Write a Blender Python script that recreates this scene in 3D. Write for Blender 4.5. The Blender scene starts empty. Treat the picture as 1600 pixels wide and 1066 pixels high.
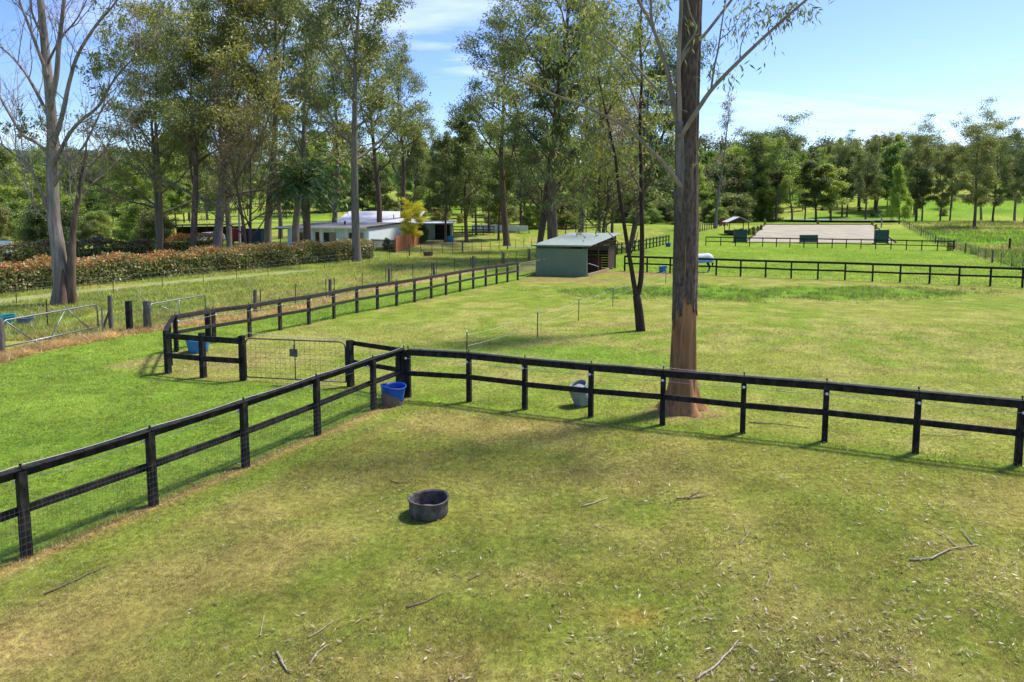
import bpy, bmesh, math, random
import numpy as np
from mathutils import Vector, Matrix

S = bpy.context.scene
C = S.collection
R = math.radians
rnd = random.Random(7)
NP = np.random.default_rng(11)

# ------------------------------------------------------------------ camera
F_PX, HOR, PITCH, CAM_H = 1067.0, 330.0, R(5.5), 5.0
PPY = HOR + F_PX * math.tan(PITCH)
cam_d = bpy.data.cameras.new('camera')
cam = bpy.data.objects.new('camera', cam_d); C.objects.link(cam)
cam.location = (0, 0, CAM_H); cam.rotation_euler = (R(90) - PITCH, 0, 0)
cam_d.sensor_width = 36; cam_d.lens = 36 * F_PX / 1600
cam_d.shift_y = -(533 - PPY) / 1600
cam_d.clip_start = 0.1; cam_d.clip_end = 6000
S.camera = cam

# ------------------------------------------------------------------ sky, sun, exposure
SUN_EL, SUN_AZ = R(60), R(60)                    # azimuth measured from +Y towards +X
world = bpy.data.worlds.new('World'); S.world = world; world.use_nodes = True
wn = world.node_tree; wn.nodes.clear()
def wnode(t, **k):
    n = wn.nodes.new(t)
    for a, b in k.items(): setattr(n, a, b)
    return n
sky = wnode('ShaderNodeTexSky'); sky.sky_type = 'NISHITA'; sky.sun_disc = False
sky.sun_elevation = SUN_EL; sky.sun_rotation = SUN_AZ
sky.altitude = 50; sky.air_density = 1.0; sky.dust_density = 0.9; sky.ozone_density = 4.0
bg = wnode('ShaderNodeBackground'); bg.inputs[1].default_value = 0.102
out = wnode('ShaderNodeOutputWorld')
hs = wnode('ShaderNodeHueSaturation'); hs.inputs['Saturation'].default_value = 1.22; hs.inputs['Hue'].default_value = 0.518; hs.inputs['Value'].default_value = 0.95
tc = wnode('ShaderNodeTexCoord'); sep = wnode('ShaderNodeSeparateXYZ')
wn.links.new(tc.outputs['Generated'], sep.inputs[0])
mx = wnode('ShaderNodeMath', operation='ADD'); mx.inputs[1].default_value = 0.12
wn.links.new(sep.outputs['Z'], mx.inputs[0])
dx = wnode('ShaderNodeMath', operation='DIVIDE'); dy = wnode('ShaderNodeMath', operation='DIVIDE')
wn.links.new(sep.outputs['X'], dx.inputs[0]); wn.links.new(mx.outputs[0], dx.inputs[1])
wn.links.new(sep.outputs['Y'], dy.inputs[0]); wn.links.new(mx.outputs[0], dy.inputs[1])
cmb = wnode('ShaderNodeCombineXYZ')
wn.links.new(dx.outputs[0], cmb.inputs[0]); wn.links.new(dy.outputs[0], cmb.inputs[1])
cmap = wnode('ShaderNodeMapping'); cmap.inputs['Scale'].default_value = (0.42, 1.1, 1); cmap.inputs['Rotation'].default_value = (0, 0, R(14)); cmap.inputs['Location'].default_value = (2.3, 0.7, 0)
wn.links.new(cmb.outputs[0], cmap.inputs[0])
cn = wnode('ShaderNodeTexNoise'); cn.inputs['Scale'].default_value = 1.0; cn.inputs['Detail'].default_value = 7; cn.inputs['Roughness'].default_value = 0.58; cn.inputs['Distortion'].default_value = 0.5
wn.links.new(cmap.outputs[0], cn.inputs['Vector'])
cr = wnode('ShaderNodeValToRGB'); cr.color_ramp.elements[0].position = 0.53; cr.color_ramp.elements[1].position = 0.86
cr.color_ramp.elements[0].color = (0, 0, 0, 1); cr.color_ramp.elements[1].color = (0.85, 0.85, 0.85, 1)
wn.links.new(cn.outputs['Fac'], cr.inputs[0])
mixc = wnode('ShaderNodeMixRGB'); mixc.inputs[2].default_value = (6.6, 6.9, 7.6, 1)
wn.links.new(sky.outputs[0], hs.inputs['Color']); wn.links.new(hs.outputs[0], mixc.inputs[1]); wn.links.new(cr.outputs[0], mixc.inputs[0])
wn.links.new(mixc.outputs[0], bg.inputs[0]); wn.links.new(bg.outputs[0], out.inputs[0])

sun_d = bpy.data.lights.new('sun', 'SUN'); sun_d.energy = 2.7; sun_d.angle = R(8); sun_d.color = (1.0, 0.94, 0.84)
sun = bpy.data.objects.new('sun', sun_d); C.objects.link(sun)
SUN_V = Vector((math.sin(SUN_AZ) * math.cos(SUN_EL), math.cos(SUN_AZ) * math.cos(SUN_EL), math.sin(SUN_EL)))
sun.rotation_euler = SUN_V.to_track_quat('Z', 'Y').to_euler()
S.view_settings.view_transform = 'Standard'; S.view_settings.look = 'None'
S.view_settings.exposure = 1.32; S.view_settings.gamma = 1.0
S.render.engine = 'CYCLES'
S.cycles.max_bounces = 6; S.cycles.transparent_max_bounces = 4
S.cycles.diffuse_bounces = 3; S.cycles.glossy_bounces = 2

# ------------------------------------------------------------------ terrain and pixel geometry
_py = np.arange(-200, 4000, 1.0)
_pz = np.interp(_py, [-200, 96, 106, 122, 140, 165, 200, 250, 350, 500, 800, 1500, 4000],
                [0, 0, 0.15, 1.1, 2.1, 2.35, 2.7, 6.0, 15, 26, 40, 55, 60])
_k = np.exp(-0.5 * (np.arange(-15, 16) / 5.0) ** 2); _k /= _k.sum()
_pz = np.convolve(np.pad(_pz, 15, mode='edge'), _k, 'valid')
_pz[_py < 94] = 0
def ss(a, b, x):
    t = np.clip((np.asarray(x) - a) / (b - a), 0, 1); return t * t * (3 - 2 * t)
def tz(X, Y): return np.interp(Y, _py, _pz) + 9.0 * ss(70, 130, X) * ss(185, 330, Y)
def ray(u, v):
    a = (u - 800) / F_PX; b = -(v - PPY) / F_PX
    return Vector((a, math.cos(PITCH) + b * math.sin(PITCH), -math.sin(PITCH) + b * math.cos(PITCH)))
def G(u, v, z=0.0):
    """ground point seen at a pixel of the 1600 px photograph"""
    d = ray(u, v)
    if d.z < 0:
        t = (z - CAM_H) / d.z
        p = Vector((0, 0, CAM_H)) + d * t
        if p.y < 93 or z: return Vector((p.x, p.y, z))
    for Y in np.arange(90, 900, 0.5):
        t = Y / d.y
        if CAM_H + d.z * t <= tz(d.x * t, Y): return Vector((d.x * t, Y, float(tz(d.x * t, Y))))
    return Vector((d.x / d.y * 600, 600, float(tz(0, 600))))
def P(u, v, Y):
    """point at depth Y on the line of sight of a pixel"""
    d = ray(u, v); t = Y / d.y
    return Vector((d.x * t, Y, CAM_H + d.z * t))
def PG(u, Y):
    d = ray(u, HOR)
    return Vector((d.x / d.y * Y, Y, float(tz(d.x / d.y * Y, Y))))

# ------------------------------------------------------------------ noise
def vnoise(x, y, seed=0):
    x = np.asarray(x, float); y = np.asarray(y, float)
    xi = np.floor(x).astype(np.int64); yi = np.floor(y).astype(np.int64)
    fx = x - xi; fy = y - yi
    fx = fx * fx * (3 - 2 * fx); fy = fy * fy * (3 - 2 * fy)
    def h(a, b):
        n = (a * 374761393 + b * 668265263 + seed * 1274126177) & 0xffffffff
        n = ((n ^ (n >> 13)) * 1274126177) & 0xffffffff
        return ((n ^ (n >> 16)) & 0xffff) / 65535.0
    return (h(xi, yi) * (1 - fx) + h(xi + 1, yi) * fx) * (1 - fy) + (h(xi, yi + 1) * (1 - fx) + h(xi + 1, yi + 1) * fx) * fy
def fbm(x, y, sc, seed=0, oct=4):
    s = 0; a = 0.5; t = 0
    for i in range(oct):
        s = s + a * vnoise(np.asarray(x) * sc, np.asarray(y) * sc, seed + i * 17); t += a
        a *= 0.5; sc *= 2.03
    return s / t
def lin(r, g, b):
    f = lambda c: (c / 255 / 12.92) if c / 255 <= 0.04045 else ((c / 255 + 0.055) / 1.055) ** 2.4
    return (f(r), f(g), f(b))

# ------------------------------------------------------------------ materials
def newmat(name):
    m = bpy.data.materials.new(name); m.use_nodes = True
    nt = m.node_tree; b = nt.nodes['Principled BSDF']
    return m, nt, b
def pbr(name, c1, c2=None, scale=6, rough=0.75, bump=0.0, metal=0.0, stretch=(1, 1, 1), spec=0.3, detail=6, lo=0.35, hi=0.65):
    m, nt, b = newmat(name)
    c2 = c2 or tuple(x * 0.72 for x in c1)
    tcn = nt.nodes.new('ShaderNodeTexCoord'); mp = nt.nodes.new('ShaderNodeMapping'); mp.inputs['Scale'].default_value = stretch
    nz = nt.nodes.new('ShaderNodeTexNoise'); nz.inputs['Scale'].default_value = scale; nz.inputs['Detail'].default_value = detail; nz.inputs['Roughness'].default_value = 0.62
    rp = nt.nodes.new('ShaderNodeValToRGB')
    rp.color_ramp.elements[0].position = lo; rp.color_ramp.elements[1].position = hi
    rp.color_ramp.elements[0].color = (*c1, 1); rp.color_ramp.elements[1].color = (*c2, 1)
    nt.links.new(tcn.outputs['Object'], mp.inputs[0]); nt.links.new(mp.outputs[0], nz.inputs['Vector'])
    nt.links.new(nz.outputs['Fac'], rp.inputs[0]); nt.links.new(rp.outputs[0], b.inputs['Base Color'])
    b.inputs['Roughness'].default_value = rough; b.inputs['Metallic'].default_value = metal
    b.inputs['Specular IOR Level'].default_value = spec
    if bump:
        bp = nt.nodes.new('ShaderNodeBump'); bp.inputs['Strength'].default_value = bump; bp.inputs['Distance'].default_value = 0.03
        nt.links.new(nz.outputs['Fac'], bp.inputs['Height']); nt.links.new(bp.outputs[0], b.inputs['Normal'])
    return m
def leafmat(name, c1, c2, c3=None, trans=0.55, attr=None):
    """leaf: diffuse with some light through it, every leaf its own tint"""
    m = bpy.data.materials.new(name); m.use_nodes = True; nt = m.node_tree; nt.nodes.clear()
    o = nt.nodes.new('ShaderNodeOutputMaterial')
    if attr:
        src = nt.nodes.new('ShaderNodeAttribute'); src.attribute_name = attr; col = src.outputs['Color']
    else:
        g = nt.nodes.new('ShaderNodeNewGeometry'); oi = nt.nodes.new('ShaderNodeObjectInfo')
        rp = nt.nodes.new('ShaderNodeValToRGB')
        e = rp.color_ramp.elements; e[0].position = 0.0; e[0].color = (*c1, 1); e[1].position = 1.0; e[1].color = (*(c3 or c2), 1)
        k = e.new(0.6); k.color = (*c2, 1)
        nt.links.new(g.outputs['Random Per Island'], rp.inputs[0])
        h = nt.nodes.new('ShaderNodeHueSaturation')
        m1 = nt.nodes.new('ShaderNodeMapRange'); m1.inputs['To Min'].default_value = 0.475; m1.inputs['To Max'].default_value = 0.52
        m2 = nt.nodes.new('ShaderNodeMapRange'); m2.inputs['To Min'].default_value = 1.2; m2.inputs['To Max'].default_value = 0.8
        nt.links.new(oi.outputs['Random'], m1.inputs[0]); nt.links.new(oi.outputs['Random'], m2.inputs[0])
        nt.links.new(m1.outputs[0], h.inputs['Hue']); nt.links.new(m2.outputs[0], h.inputs['Value'])
        nt.links.new(rp.outputs[0], h.inputs['Color']); col = h.outputs[0]
    d = nt.nodes.new('ShaderNodeBsdfDiffuse'); t = nt.nodes.new('ShaderNodeBsdfTranslucent'); gl = nt.nodes.new('ShaderNodeBsdfGlossy'); gl.inputs['Roughness'].default_value = 0.45
    hv = nt.nodes.new('ShaderNodeHueSaturation'); hv.inputs['Value'].default_value = 1.8; hv.inputs['Hue'].default_value = 0.49
    nt.links.new(col, d.inputs[0]); nt.links.new(col, hv.inputs['Color']); nt.links.new(hv.outputs[0], t.inputs[0])
    mxs = nt.nodes.new('ShaderNodeMixShader'); mxs.inputs[0].default_value = trans
    nt.links.new(d.outputs[0], mxs.inputs[1]); nt.links.new(t.outputs[0], mxs.inputs[2])
    mg = nt.nodes.new('ShaderNodeMixShader'); mg.inputs[0].default_value = 0.05
    nt.links.new(mxs.outputs[0], mg.inputs[1]); nt.links.new(gl.outputs[0], mg.inputs[2]); nt.links.new(mg.outputs[0], o.inputs[0])
    return m

M = {}
M['black_rail'] = pbr('black_painted_timber', (0.006, 0.006, 0.007), (0.05, 0.043, 0.036), 7, 0.7, 0.4, stretch=(1, 1, .6), spec=0.2, lo=.42, hi=.8)
M['old_rail'] = pbr('faded_black_timber', (0.02, 0.016, 0.013), (0.055, 0.042, 0.033), 7, 0.7, 0.3)
M['grey_post'] = pbr('weathered_post', (0.16, 0.14, 0.12), (0.075, 0.065, 0.055), 14, 0.9, 0.6, stretch=(1, 1, .15))
M['steel'] = pbr('galvanised_steel', (0.3, 0.31, 0.32), (0.18, 0.19, 0.2), 20, 0.45, 0, 0.7)
M['dark_steel'] = pbr('dark_steel', (0.12, 0.12, 0.125), (0.07, 0.07, 0.07), 20, 0.5, 0, 0.5)
M['rust'] = pbr('rusty_picket', (0.07, 0.04, 0.028), (0.03, 0.022, 0.018), 20, 0.85)
M['wire'] = pbr('wire', (0.16, 0.16, 0.165), (0.1, 0.1, 0.105), 20, 0.6, 0, 0.5)
M['tape'] = pbr('white_tape', (0.5, 0.5, 0.48), (0.38, 0.38, 0.36), 10, 0.6)
M['white_plastic'] = pbr('white_plastic', (0.75, 0.75, 0.73), (0.6, 0.6, 0.58), 10, 0.5)
M['black_plastic'] = pbr('black_plastic', (0.012, 0.012, 0.013), (0.02, 0.02, 0.02), 10, 0.45)
M['rubber'] = pbr('worn_rubber', (0.03, 0.03, 0.031), (0.13, 0.115, 0.095), 7, 0.8, 0.25)
M['blue_tub'] = pbr('blue_plastic_tub', (0.012, 0.09, 0.42), (0.01, 0.07, 0.34), 5, 0.4)
M['sky_tub'] = pbr('light_blue_plastic', (0.03, 0.22, 0.5), (0.025, 0.17, 0.42), 5, 0.45)
M['teal_tub'] = pbr('teal_plastic', (0.015, 0.27, 0.3), (0.012, 0.22, 0.25), 5, 0.45)
M['grey_tub'] = pbr('greyblue_plastic', (0.12, 0.18, 0.23), (0.09, 0.13, 0.17), 5, 0.55)
M['drum'] = pbr('dusty_drum', (0.26, 0.3, 0.31), (0.17, 0.2, 0.21), 5, 0.6, 0.1)
M['mud'] = pbr('dried_mud', (0.2, 0.14, 0.1), (0.13, 0.1, 0.075), 9, 0.95, 0.4)
M['green_steel'] = pbr('green_sheet', (0.15, 0.205, 0.125), (0.128, 0.178, 0.108), 1.4, 0.5, 0)
M['roof_green'] = pbr('faded_green_roof', (0.21, 0.255, 0.225), (0.15, 0.195, 0.17), 2.5, 0.55, 0)
M['shed_timber'] = pbr('brown_timber', (0.085, 0.05, 0.03), (0.045, 0.028, 0.018), 8, 0.85, 0.3, stretch=(.3, .3, 3))
M['pale_timber'] = pbr('pale_timber', (0.36, 0.27, 0.17), (0.25, 0.18, 0.11), 7, 0.85, 0.2)
M['white_wall'] = pbr('white_blue_wall', (0.7, 0.78, 0.82), (0.66, 0.74, 0.78), 1.2, 0.7)
M['blue_wall'] = pbr('pale_blue_wall', (0.55, 0.67, 0.74), (0.5, 0.62, 0.7), 1.2, 0.7)
M['white_paint'] = pbr('white_paint', (0.78, 0.79, 0.8), (0.68, 0.7, 0.71), 2, 0.55)
M['white_roof'] = pbr('white_sheet_roof', (0.52, 0.52, 0.53), (0.43, 0.43, 0.44), 1, 0.6)
M['grey_roof'] = pbr('grey_roof', (0.17, 0.16, 0.17), (0.12, 0.115, 0.12), 2, 0.7)
M['dark_roof'] = pbr('dark_roof', (0.05, 0.04, 0.04), (0.03, 0.027, 0.027), 2, 0.8)
M['glass'] = pbr('window_glass', (0.03, 0.035, 0.04), (0.02, 0.024, 0.028), 2, 0.08, spec=0.7)
M['curtain'] = pbr('beige_curtain', (0.33, 0.29, 0.23), (0.22, 0.19, 0.15), 5, 0.9, stretch=(8, 8, .3))
M['brush'] = pbr('orange_brush_fence', (0.36, 0.13, 0.05), (0.24, 0.085, 0.035), 8, 0.95, 0.4, stretch=(3, 3, .3))
M['near_black'] = pbr('near_black_paint', (0.012, 0.011, 0.01), (0.02, 0.018, 0.016), 4, 0.9)  # near black: stands for doorway shade, also colours the sheet shed door
M['jade_wall'] = pbr('grey_green_wall', (0.2, 0.26, 0.2), (0.16, 0.21, 0.165), 2, 0.8)
M['teal_panel'] = pbr('dark_teal_panel', (0.012, 0.07, 0.06), (0.01, 0.05, 0.043), 2, 0.5)
M['sand'] = pbr('arena_sand', (0.36, 0.32, 0.235), (0.255, 0.225, 0.165), 0.55, 0.95, 0.2, stretch=(1, .5, 1), lo=0.3, hi=0.7)
M['gravel'] = pbr('gravel', (0.36, 0.32, 0.27), (0.22, 0.19, 0.15), 5, 0.95, 0.3)
M['pond'] = pbr('still_water', (0.26, 0.32, 0.25), (0.2, 0.26, 0.2), 0.2, 0.25, spec=0.4)
M['red_paint'] = pbr('red_paint', (0.3, 0.018, 0.02), (0.22, 0.015, 0.015), 3, 0.5)
M['corr_blue'] = pbr('blue_grey_sheet', (0.06, 0.085, 0.11), (0.045, 0.065, 0.085), 2, 0.6)
M['pole'] = pbr('pale_pole', (0.34, 0.36, 0.37), (0.26, 0.27, 0.28), 4, 0.8)
M['car_paint'] = pbr('car_paint', (0.5, 0.56, 0.6), (0.45, 0.5, 0.54), 3, 0.3, spec=0.5)
M['horse'] = pbr('dark_bay_coat', (0.03, 0.018, 0.012), (0.05, 0.03, 0.02), 6, 0.6)
M['sock'] = pbr('white_sock', (0.55, 0.5, 0.45), (0.42, 0.38, 0.33), 6, 0.8)
M['rug_white'] = pbr('white_rug', (0.62, 0.62, 0.64), (0.52, 0.53, 0.56), 4, 0.85, 0.1)
M['rug_blue'] = pbr('pale_blue_rug', (0.2, 0.4, 0.56), (0.17, 0.34, 0.5), 4, 0.85, 0.1)
M['stick'] = pbr('bleached_stick', (0.4, 0.34, 0.26), (0.22, 0.17, 0.12), 12, 0.9, 0.3)
M['dark_stick'] = pbr('dark_stick', (0.2, 0.145, 0.09), (0.1, 0.075, 0.05), 12, 0.9, 0.3)
M['mountain'] = pbr('hazed_forest_range', (0.05, 0.085, 0.07), (0.03, 0.055, 0.05), 0.01, 1.0)  # forest green pulled towards blue: distance haze put into the colour
M['hay'] = pbr('cut_hay', (0.34, 0.24, 0.1), (0.2, 0.13, 0.06), 6, 0.95, 0.6)

def bark(name, c1, c2, c3, sc=3.0, vs=0.16, bump=0.7):
    m, nt, b = newmat(name)
    tcn = nt.nodes.new('ShaderNodeTexCoord'); mp = nt.nodes.new('ShaderNodeMapping'); mp.inputs['Scale'].default_value = (1, 1, vs)
    nz = nt.nodes.new('ShaderNodeTexNoise'); nz.inputs['Scale'].default_value = sc * 4; nz.inputs['Detail'].default_value = 8; nz.inputs['Roughness'].default_value = 0.65
    n2 = nt.nodes.new('ShaderNodeTexNoise'); n2.inputs['Scale'].default_value = sc * 0.4; n2.inputs['Detail'].default_value = 4
    rp = nt.nodes.new('ShaderNodeValToRGB'); e = rp.color_ramp.elements
    e[0].position = 0.32; e[0].color = (*c1, 1); e[1].position = 0.68; e[1].color = (*c2, 1)
    mix = nt.nodes.new('ShaderNodeMixRGB'); mix.inputs[2].default_value = (*c3, 1)
    r2 = nt.nodes.new('ShaderNodeMapRange'); r2.inputs['From Min'].default_value = 0.45; r2.inputs['From Max'].default_value = 0.65; r2.inputs['To Max'].default_value = 0.75
    nt.links.new(tcn.outputs['Object'], mp.inputs[0]); nt.links.new(mp.outputs[0], nz.inputs['Vector']); nt.links.new(mp.outputs[0], n2.inputs['Vector'])
    nt.links.new(nz.outputs['Fac'], rp.inputs[0]); nt.links.new(rp.outputs[0], mix.inputs[1]); nt.links.new(n2.outputs['Fac'], r2.inputs[0]); nt.links.new(r2.outputs[0], mix.inputs[0])
    nt.links.new(mix.outputs[0], b.inputs['Base Color']); b.inputs['Roughness'].default_value = 0.9; b.inputs['Specular IOR Level'].default_value = 0.15
    bp = nt.nodes.new('ShaderNodeBump'); bp.inputs['Strength'].default_value = bump; bp.inputs['Distance'].default_value = 0.04
    nt.links.new(nz.outputs['Fac'], bp.inputs['Height']); nt.links.new(bp.outputs[0], b.inputs['Normal'])
    return m
M['bark_dark'] = bark('ironbark', (0.03, 0.022, 0.016), (0.22, 0.17, 0.13), (0.105, 0.075, 0.055), 4.0, .3, 1.0)
M['bark_black'] = bark('dark_brown_bark', (0.02, 0.014, 0.011), (0.075, 0.05, 0.038), (0.04, 0.028, 0.02), 3.0, .2, .8)
M['bark_ash'] = bark('ash_grey_bark', (0.085, 0.062, 0.048), (0.38, 0.34, 0.295), (0.16, 0.125, 0.1), 1.6, .09, .9)
M['bark_wood'] = bark('stripped_trunk', (0.13, 0.055, 0.022), (0.5, 0.27, 0.12), (0.34, 0.185, 0.085), 3.0, 0.1, 0.9)
M['bark_pale'] = bark('smooth_gum_bark', (0.17, 0.14, 0.1), (0.34, 0.29, 0.22), (0.24, 0.2, 0.15), 1.6, 0.2, 0.25)
M['bark_grey'] = bark('grey_gum_bark', (0.1, 0.085, 0.07), (0.25, 0.215, 0.18), (0.16, 0.13, 0.11), 2.2, 0.14, 0.5)
M['bark_mix'] = bark('peeling_bark', (0.05, 0.034, 0.025), (0.2, 0.145, 0.105), (0.11, 0.08, 0.06), 1.5, 0.12, 0.6)
M['bark_red'] = bark('rough_brown_bark', (0.055, 0.033, 0.022), (0.2, 0.12, 0.08), (0.13, 0.085, 0.06), 2.5, 0.12, 0.9)

M['leaf_olive'] = leafmat('olive_gum_leaves', (0.085, 0.115, 0.026), (0.145, 0.175, 0.036), (0.23, 0.25, 0.06))
M['leaf_dark'] = leafmat('dark_gum_leaves', (0.06, 0.09, 0.022), (0.105, 0.145, 0.034), (0.18, 0.21, 0.055))
M['leaf_green'] = leafmat('green_leaves', (0.09, 0.155, 0.022), (0.165, 0.25, 0.034), (0.26, 0.34, 0.06))
M['leaf_bright'] = leafmat('bright_leaves', (0.14, 0.23, 0.025), (0.23, 0.34, 0.036), (0.32, 0.43, 0.055), 0.45)
M['leaf_yellow'] = leafmat('yellow_green_leaves', (0.110, 0.143, 0.022), (0.187, 0.220, 0.033), (0.297, 0.286, 0.044), 0.5)
M['leaf_brown'] = leafmat('brown_gum_leaves', (0.12, 0.105, 0.045), (0.19, 0.17, 0.075), (0.26, 0.22, 0.12))
M['leaf_gold'] = leafmat('golden_blossom', (.4, .44, .015), (.5, .52, .02), (.26, .34, .03), 0.35)
M['leaf_palm'] = leafmat('palm_leaflets', (.026, .068, .014), (.05, .112, .022), (.09, .17, .032), 0.25)
M['leaf_attr'] = leafmat('tinted_leaves', None, None, None, 0.3, 'col')
M['blade'] = leafmat('grass_blades', None, None, None, 0.4, 'col')

# ------------------------------------------------------------------ mesh helpers
OFF = {}
def link(o, parent=None):
    C.objects.link(o)
    if parent is not None:
        o.parent = parent
    return o
class MB:
    """collects shapes (world coordinates, or a local frame) and links them as one mesh object"""
    def __init__(s, org=None, ex=None):
        s.v = []; s.f = []
        s.org = Vector(org) if org is not None else None
        if ex is not None:
            s.ex = Vector((ex[0], ex[1], 0)).normalized(); s.ey = Vector((-s.ex.y, s.ex.x, 0))
    def tr(s, p):
        if s.org is None: return Vector(p)
        return s.org + s.ex * p[0] + s.ey * p[1] + Vector((0, 0, p[2]))
    def add(s, vs, fs):
        n = len(s.v); s.v += [s.tr(p) for p in vs]; s.f += [tuple(i + n for i in f) for f in fs]
    def box(s, x0, x1, y0, y1, z0, z1, taper=0):
        t = taper
        s.add([(x0, y0, z0), (x1, y0, z0), (x1, y1, z0), (x0, y1, z0), (x0 + t, y0 + t, z1), (x1 - t, y0 + t, z1), (x1 - t, y1 - t, z1), (x0 + t, y1 - t, z1)],
              [(0, 3, 2, 1), (4, 5, 6, 7), (0, 1, 5, 4), (1, 2, 6, 5), (2, 3, 7, 6), (3, 0, 4, 7)])
    def beam(s, p, q, w, h, upv=(0, 0, 1)):
        p = Vector(p); q = Vector(q); d = (q - p).normalized()
        sd = d.cross(Vector(upv))
        if sd.length < 1e-4: sd = Vector((1, 0, 0))
        sd.normalize(); up = sd.cross(d)
        a = sd * w / 2; b = up * h / 2
        s.add([p - a - b, p + a - b, p + a + b, p - a + b, q - a - b, q + a - b, q + a + b, q - a + b],
              [(0, 1, 2, 3), (7, 6, 5, 4), (0, 4, 5, 1), (1, 5, 6, 2), (2, 6, 7, 3), (3, 7, 4, 0)])
    def tube(s, pts, radii, n=8, cap=True, wob=0, closed=False):
        pts = [Vector(p) for p in pts]
        if not hasattr(radii, '__len__'): radii = [radii] * len(pts)
        ref = Vector((0.31, 0.17, 0.93)); vs = []; fs = []
        k = len(pts); u = None
        for i, p in enumerate(pts):
            a = pts[max(i - 1, 0)]; b = pts[min(i + 1, k - 1)]
            if closed: a = pts[(i - 1) % k]; b = pts[(i + 1) % k]
            d = (b - a); d = d.normalized() if d.length > 1e-9 else Vector((0, 0, 1))
            if u is None:
                u = d.cross(Vector((0, 1, 0)) if abs(d.y) < .9 else Vector((1, 0, 0)))
            u = (u - d * u.dot(d)).normalized(); w = d.cross(u)
            for j in range(n):
                t = 2 * math.pi * j / n; r = radii[i] * (1 + (wob * (rnd.random() - .5) if wob else 0))
                vs.append(p + u * (math.cos(t) * r) + w * (math.sin(t) * r))
        rows = k if closed else k - 1
        for i in range(rows):
            for j in range(n):
                a = i * n; b = ((i + 1) % k) * n
                fs.append((a + j, a + (j + 1) % n, b + (j + 1) % n, b + j))
        if cap and not closed:
            fs.append(tuple(range(n))[::-1]); fs.append(tuple(range((k - 1) * n, k * n)))
        s.add(vs, fs)
    def lathe(s, prof, n=24, c=(0, 0, 0), axis=None, squash=1.0):
        """profile of (radius, z) about a vertical axis at c"""
        vs = []; fs = []; k = len(prof)
        for r, z in prof:
            for j in range(n):
                t = 2 * math.pi * j / n; p = Vector((math.cos(t) * r, math.sin(t) * r * squash, z))
                if axis is not None: p = axis @ p
                vs.append(p + Vector(c))
        for i in range(k - 1):
            for j in range(n): fs.append((i * n + j, i * n + (j + 1) % n, (i + 1) * n + (j + 1) % n, (i + 1) * n + j))
        fs.append(tuple(range(n))[::-1]); fs.append(tuple(range((k - 1) * n, k * n)))
        s.add(vs, fs)
    def build(s, name, mat, parent=None, smooth=False, bevel=0):
        o_ = OFF.get(parent.name, Vector((0, 0, 0))) if parent is not None else None
        if parent is None:
            o_ = Vector((sum(p.x for p in s.v) / len(s.v), sum(p.y for p in s.v) / len(s.v), min(p.z for p in s.v)))
        me = bpy.data.meshes.new(name); me.from_pydata([tuple(p - o_) for p in s.v], [], s.f)
        for m_ in (mat if isinstance(mat, (list, tuple)) else [mat]): me.materials.append(m_)
        if smooth: me.polygons.foreach_set('use_smooth', [True] * len(me.polygons))
        me.update()
        ob = bpy.data.objects.new(name, me); link(ob, parent)
        if parent is None: ob.location = o_
        OFF[ob.name] = o_
        if bevel:
            bv = ob.modifiers.new('bevel', 'BEVEL'); bv.width = bevel; bv.segments = 1; bv.limit_method = 'ANGLE'
        return ob
def tag(o, label=None, cat=None, group=None, kind=None):
    if label: o['label'] = label
    if cat: o['category'] = cat
    if group: o['group'] = group
    if kind: o['kind'] = kind
    return o
def thing(name, label, cat, loc, group=None, rotz=0):
    o = bpy.data.objects.new(name, None); C.objects.link(o); o.location = loc; o.rotation_euler = (0, 0, rotz)
    o.empty_display_size = 0.2
    OFF[o.name] = Vector(loc) if not rotz else Vector((0, 0, 0))
    return tag(o, label, cat, group)
def dup(root, loc, rotz=0, scale=None, label=None, group=None):
    r = root.copy(); C.objects.link(r); r.location = loc; r.rotation_euler = (0, 0, rotz)
    if scale is not None: r.scale = scale
    for ch in list(root.children):
        c = ch.copy(); C.objects.link(c); c.parent = r
        for g in ch.children:
            d = g.copy(); C.objects.link(d); d.parent = c
    return tag(r, label, None, group)
def np_mesh(name, V, Fq, mat, parent=None, col=None, smooth=False, loc=None):
    """V (n,3), faces (m,k) of equal size; col per face or per vertex"""
    me = bpy.data.meshes.new(name)
    V = np.asarray(V, np.float32); Fq = np.asarray(Fq, np.int32); m, k = Fq.shape
    me.vertices.add(len(V)); me.vertices.foreach_set('co', V.ravel())
    me.loops.add(m * k); me.loops.foreach_set('vertex_index', Fq.ravel())
    me.polygons.add(m); me.polygons.foreach_set('loop_start', np.arange(0, m * k, k, dtype=np.int32))
    me.materials.append(mat)
    if smooth: me.polygons.foreach_set('use_smooth', np.ones(m, bool))
    me.update(calc_edges=True)
    if col is not None:
        a = me.color_attributes.new('col', 'FLOAT_COLOR', 'POINT')
        c4 = np.ones((len(V), 4), np.float32); c4[:, :3] = col; a.data.foreach_set('color', c4.ravel())
    o = bpy.data.objects.new(name, me); link(o, parent)
    if loc is not None: o.location = loc
    return o
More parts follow.
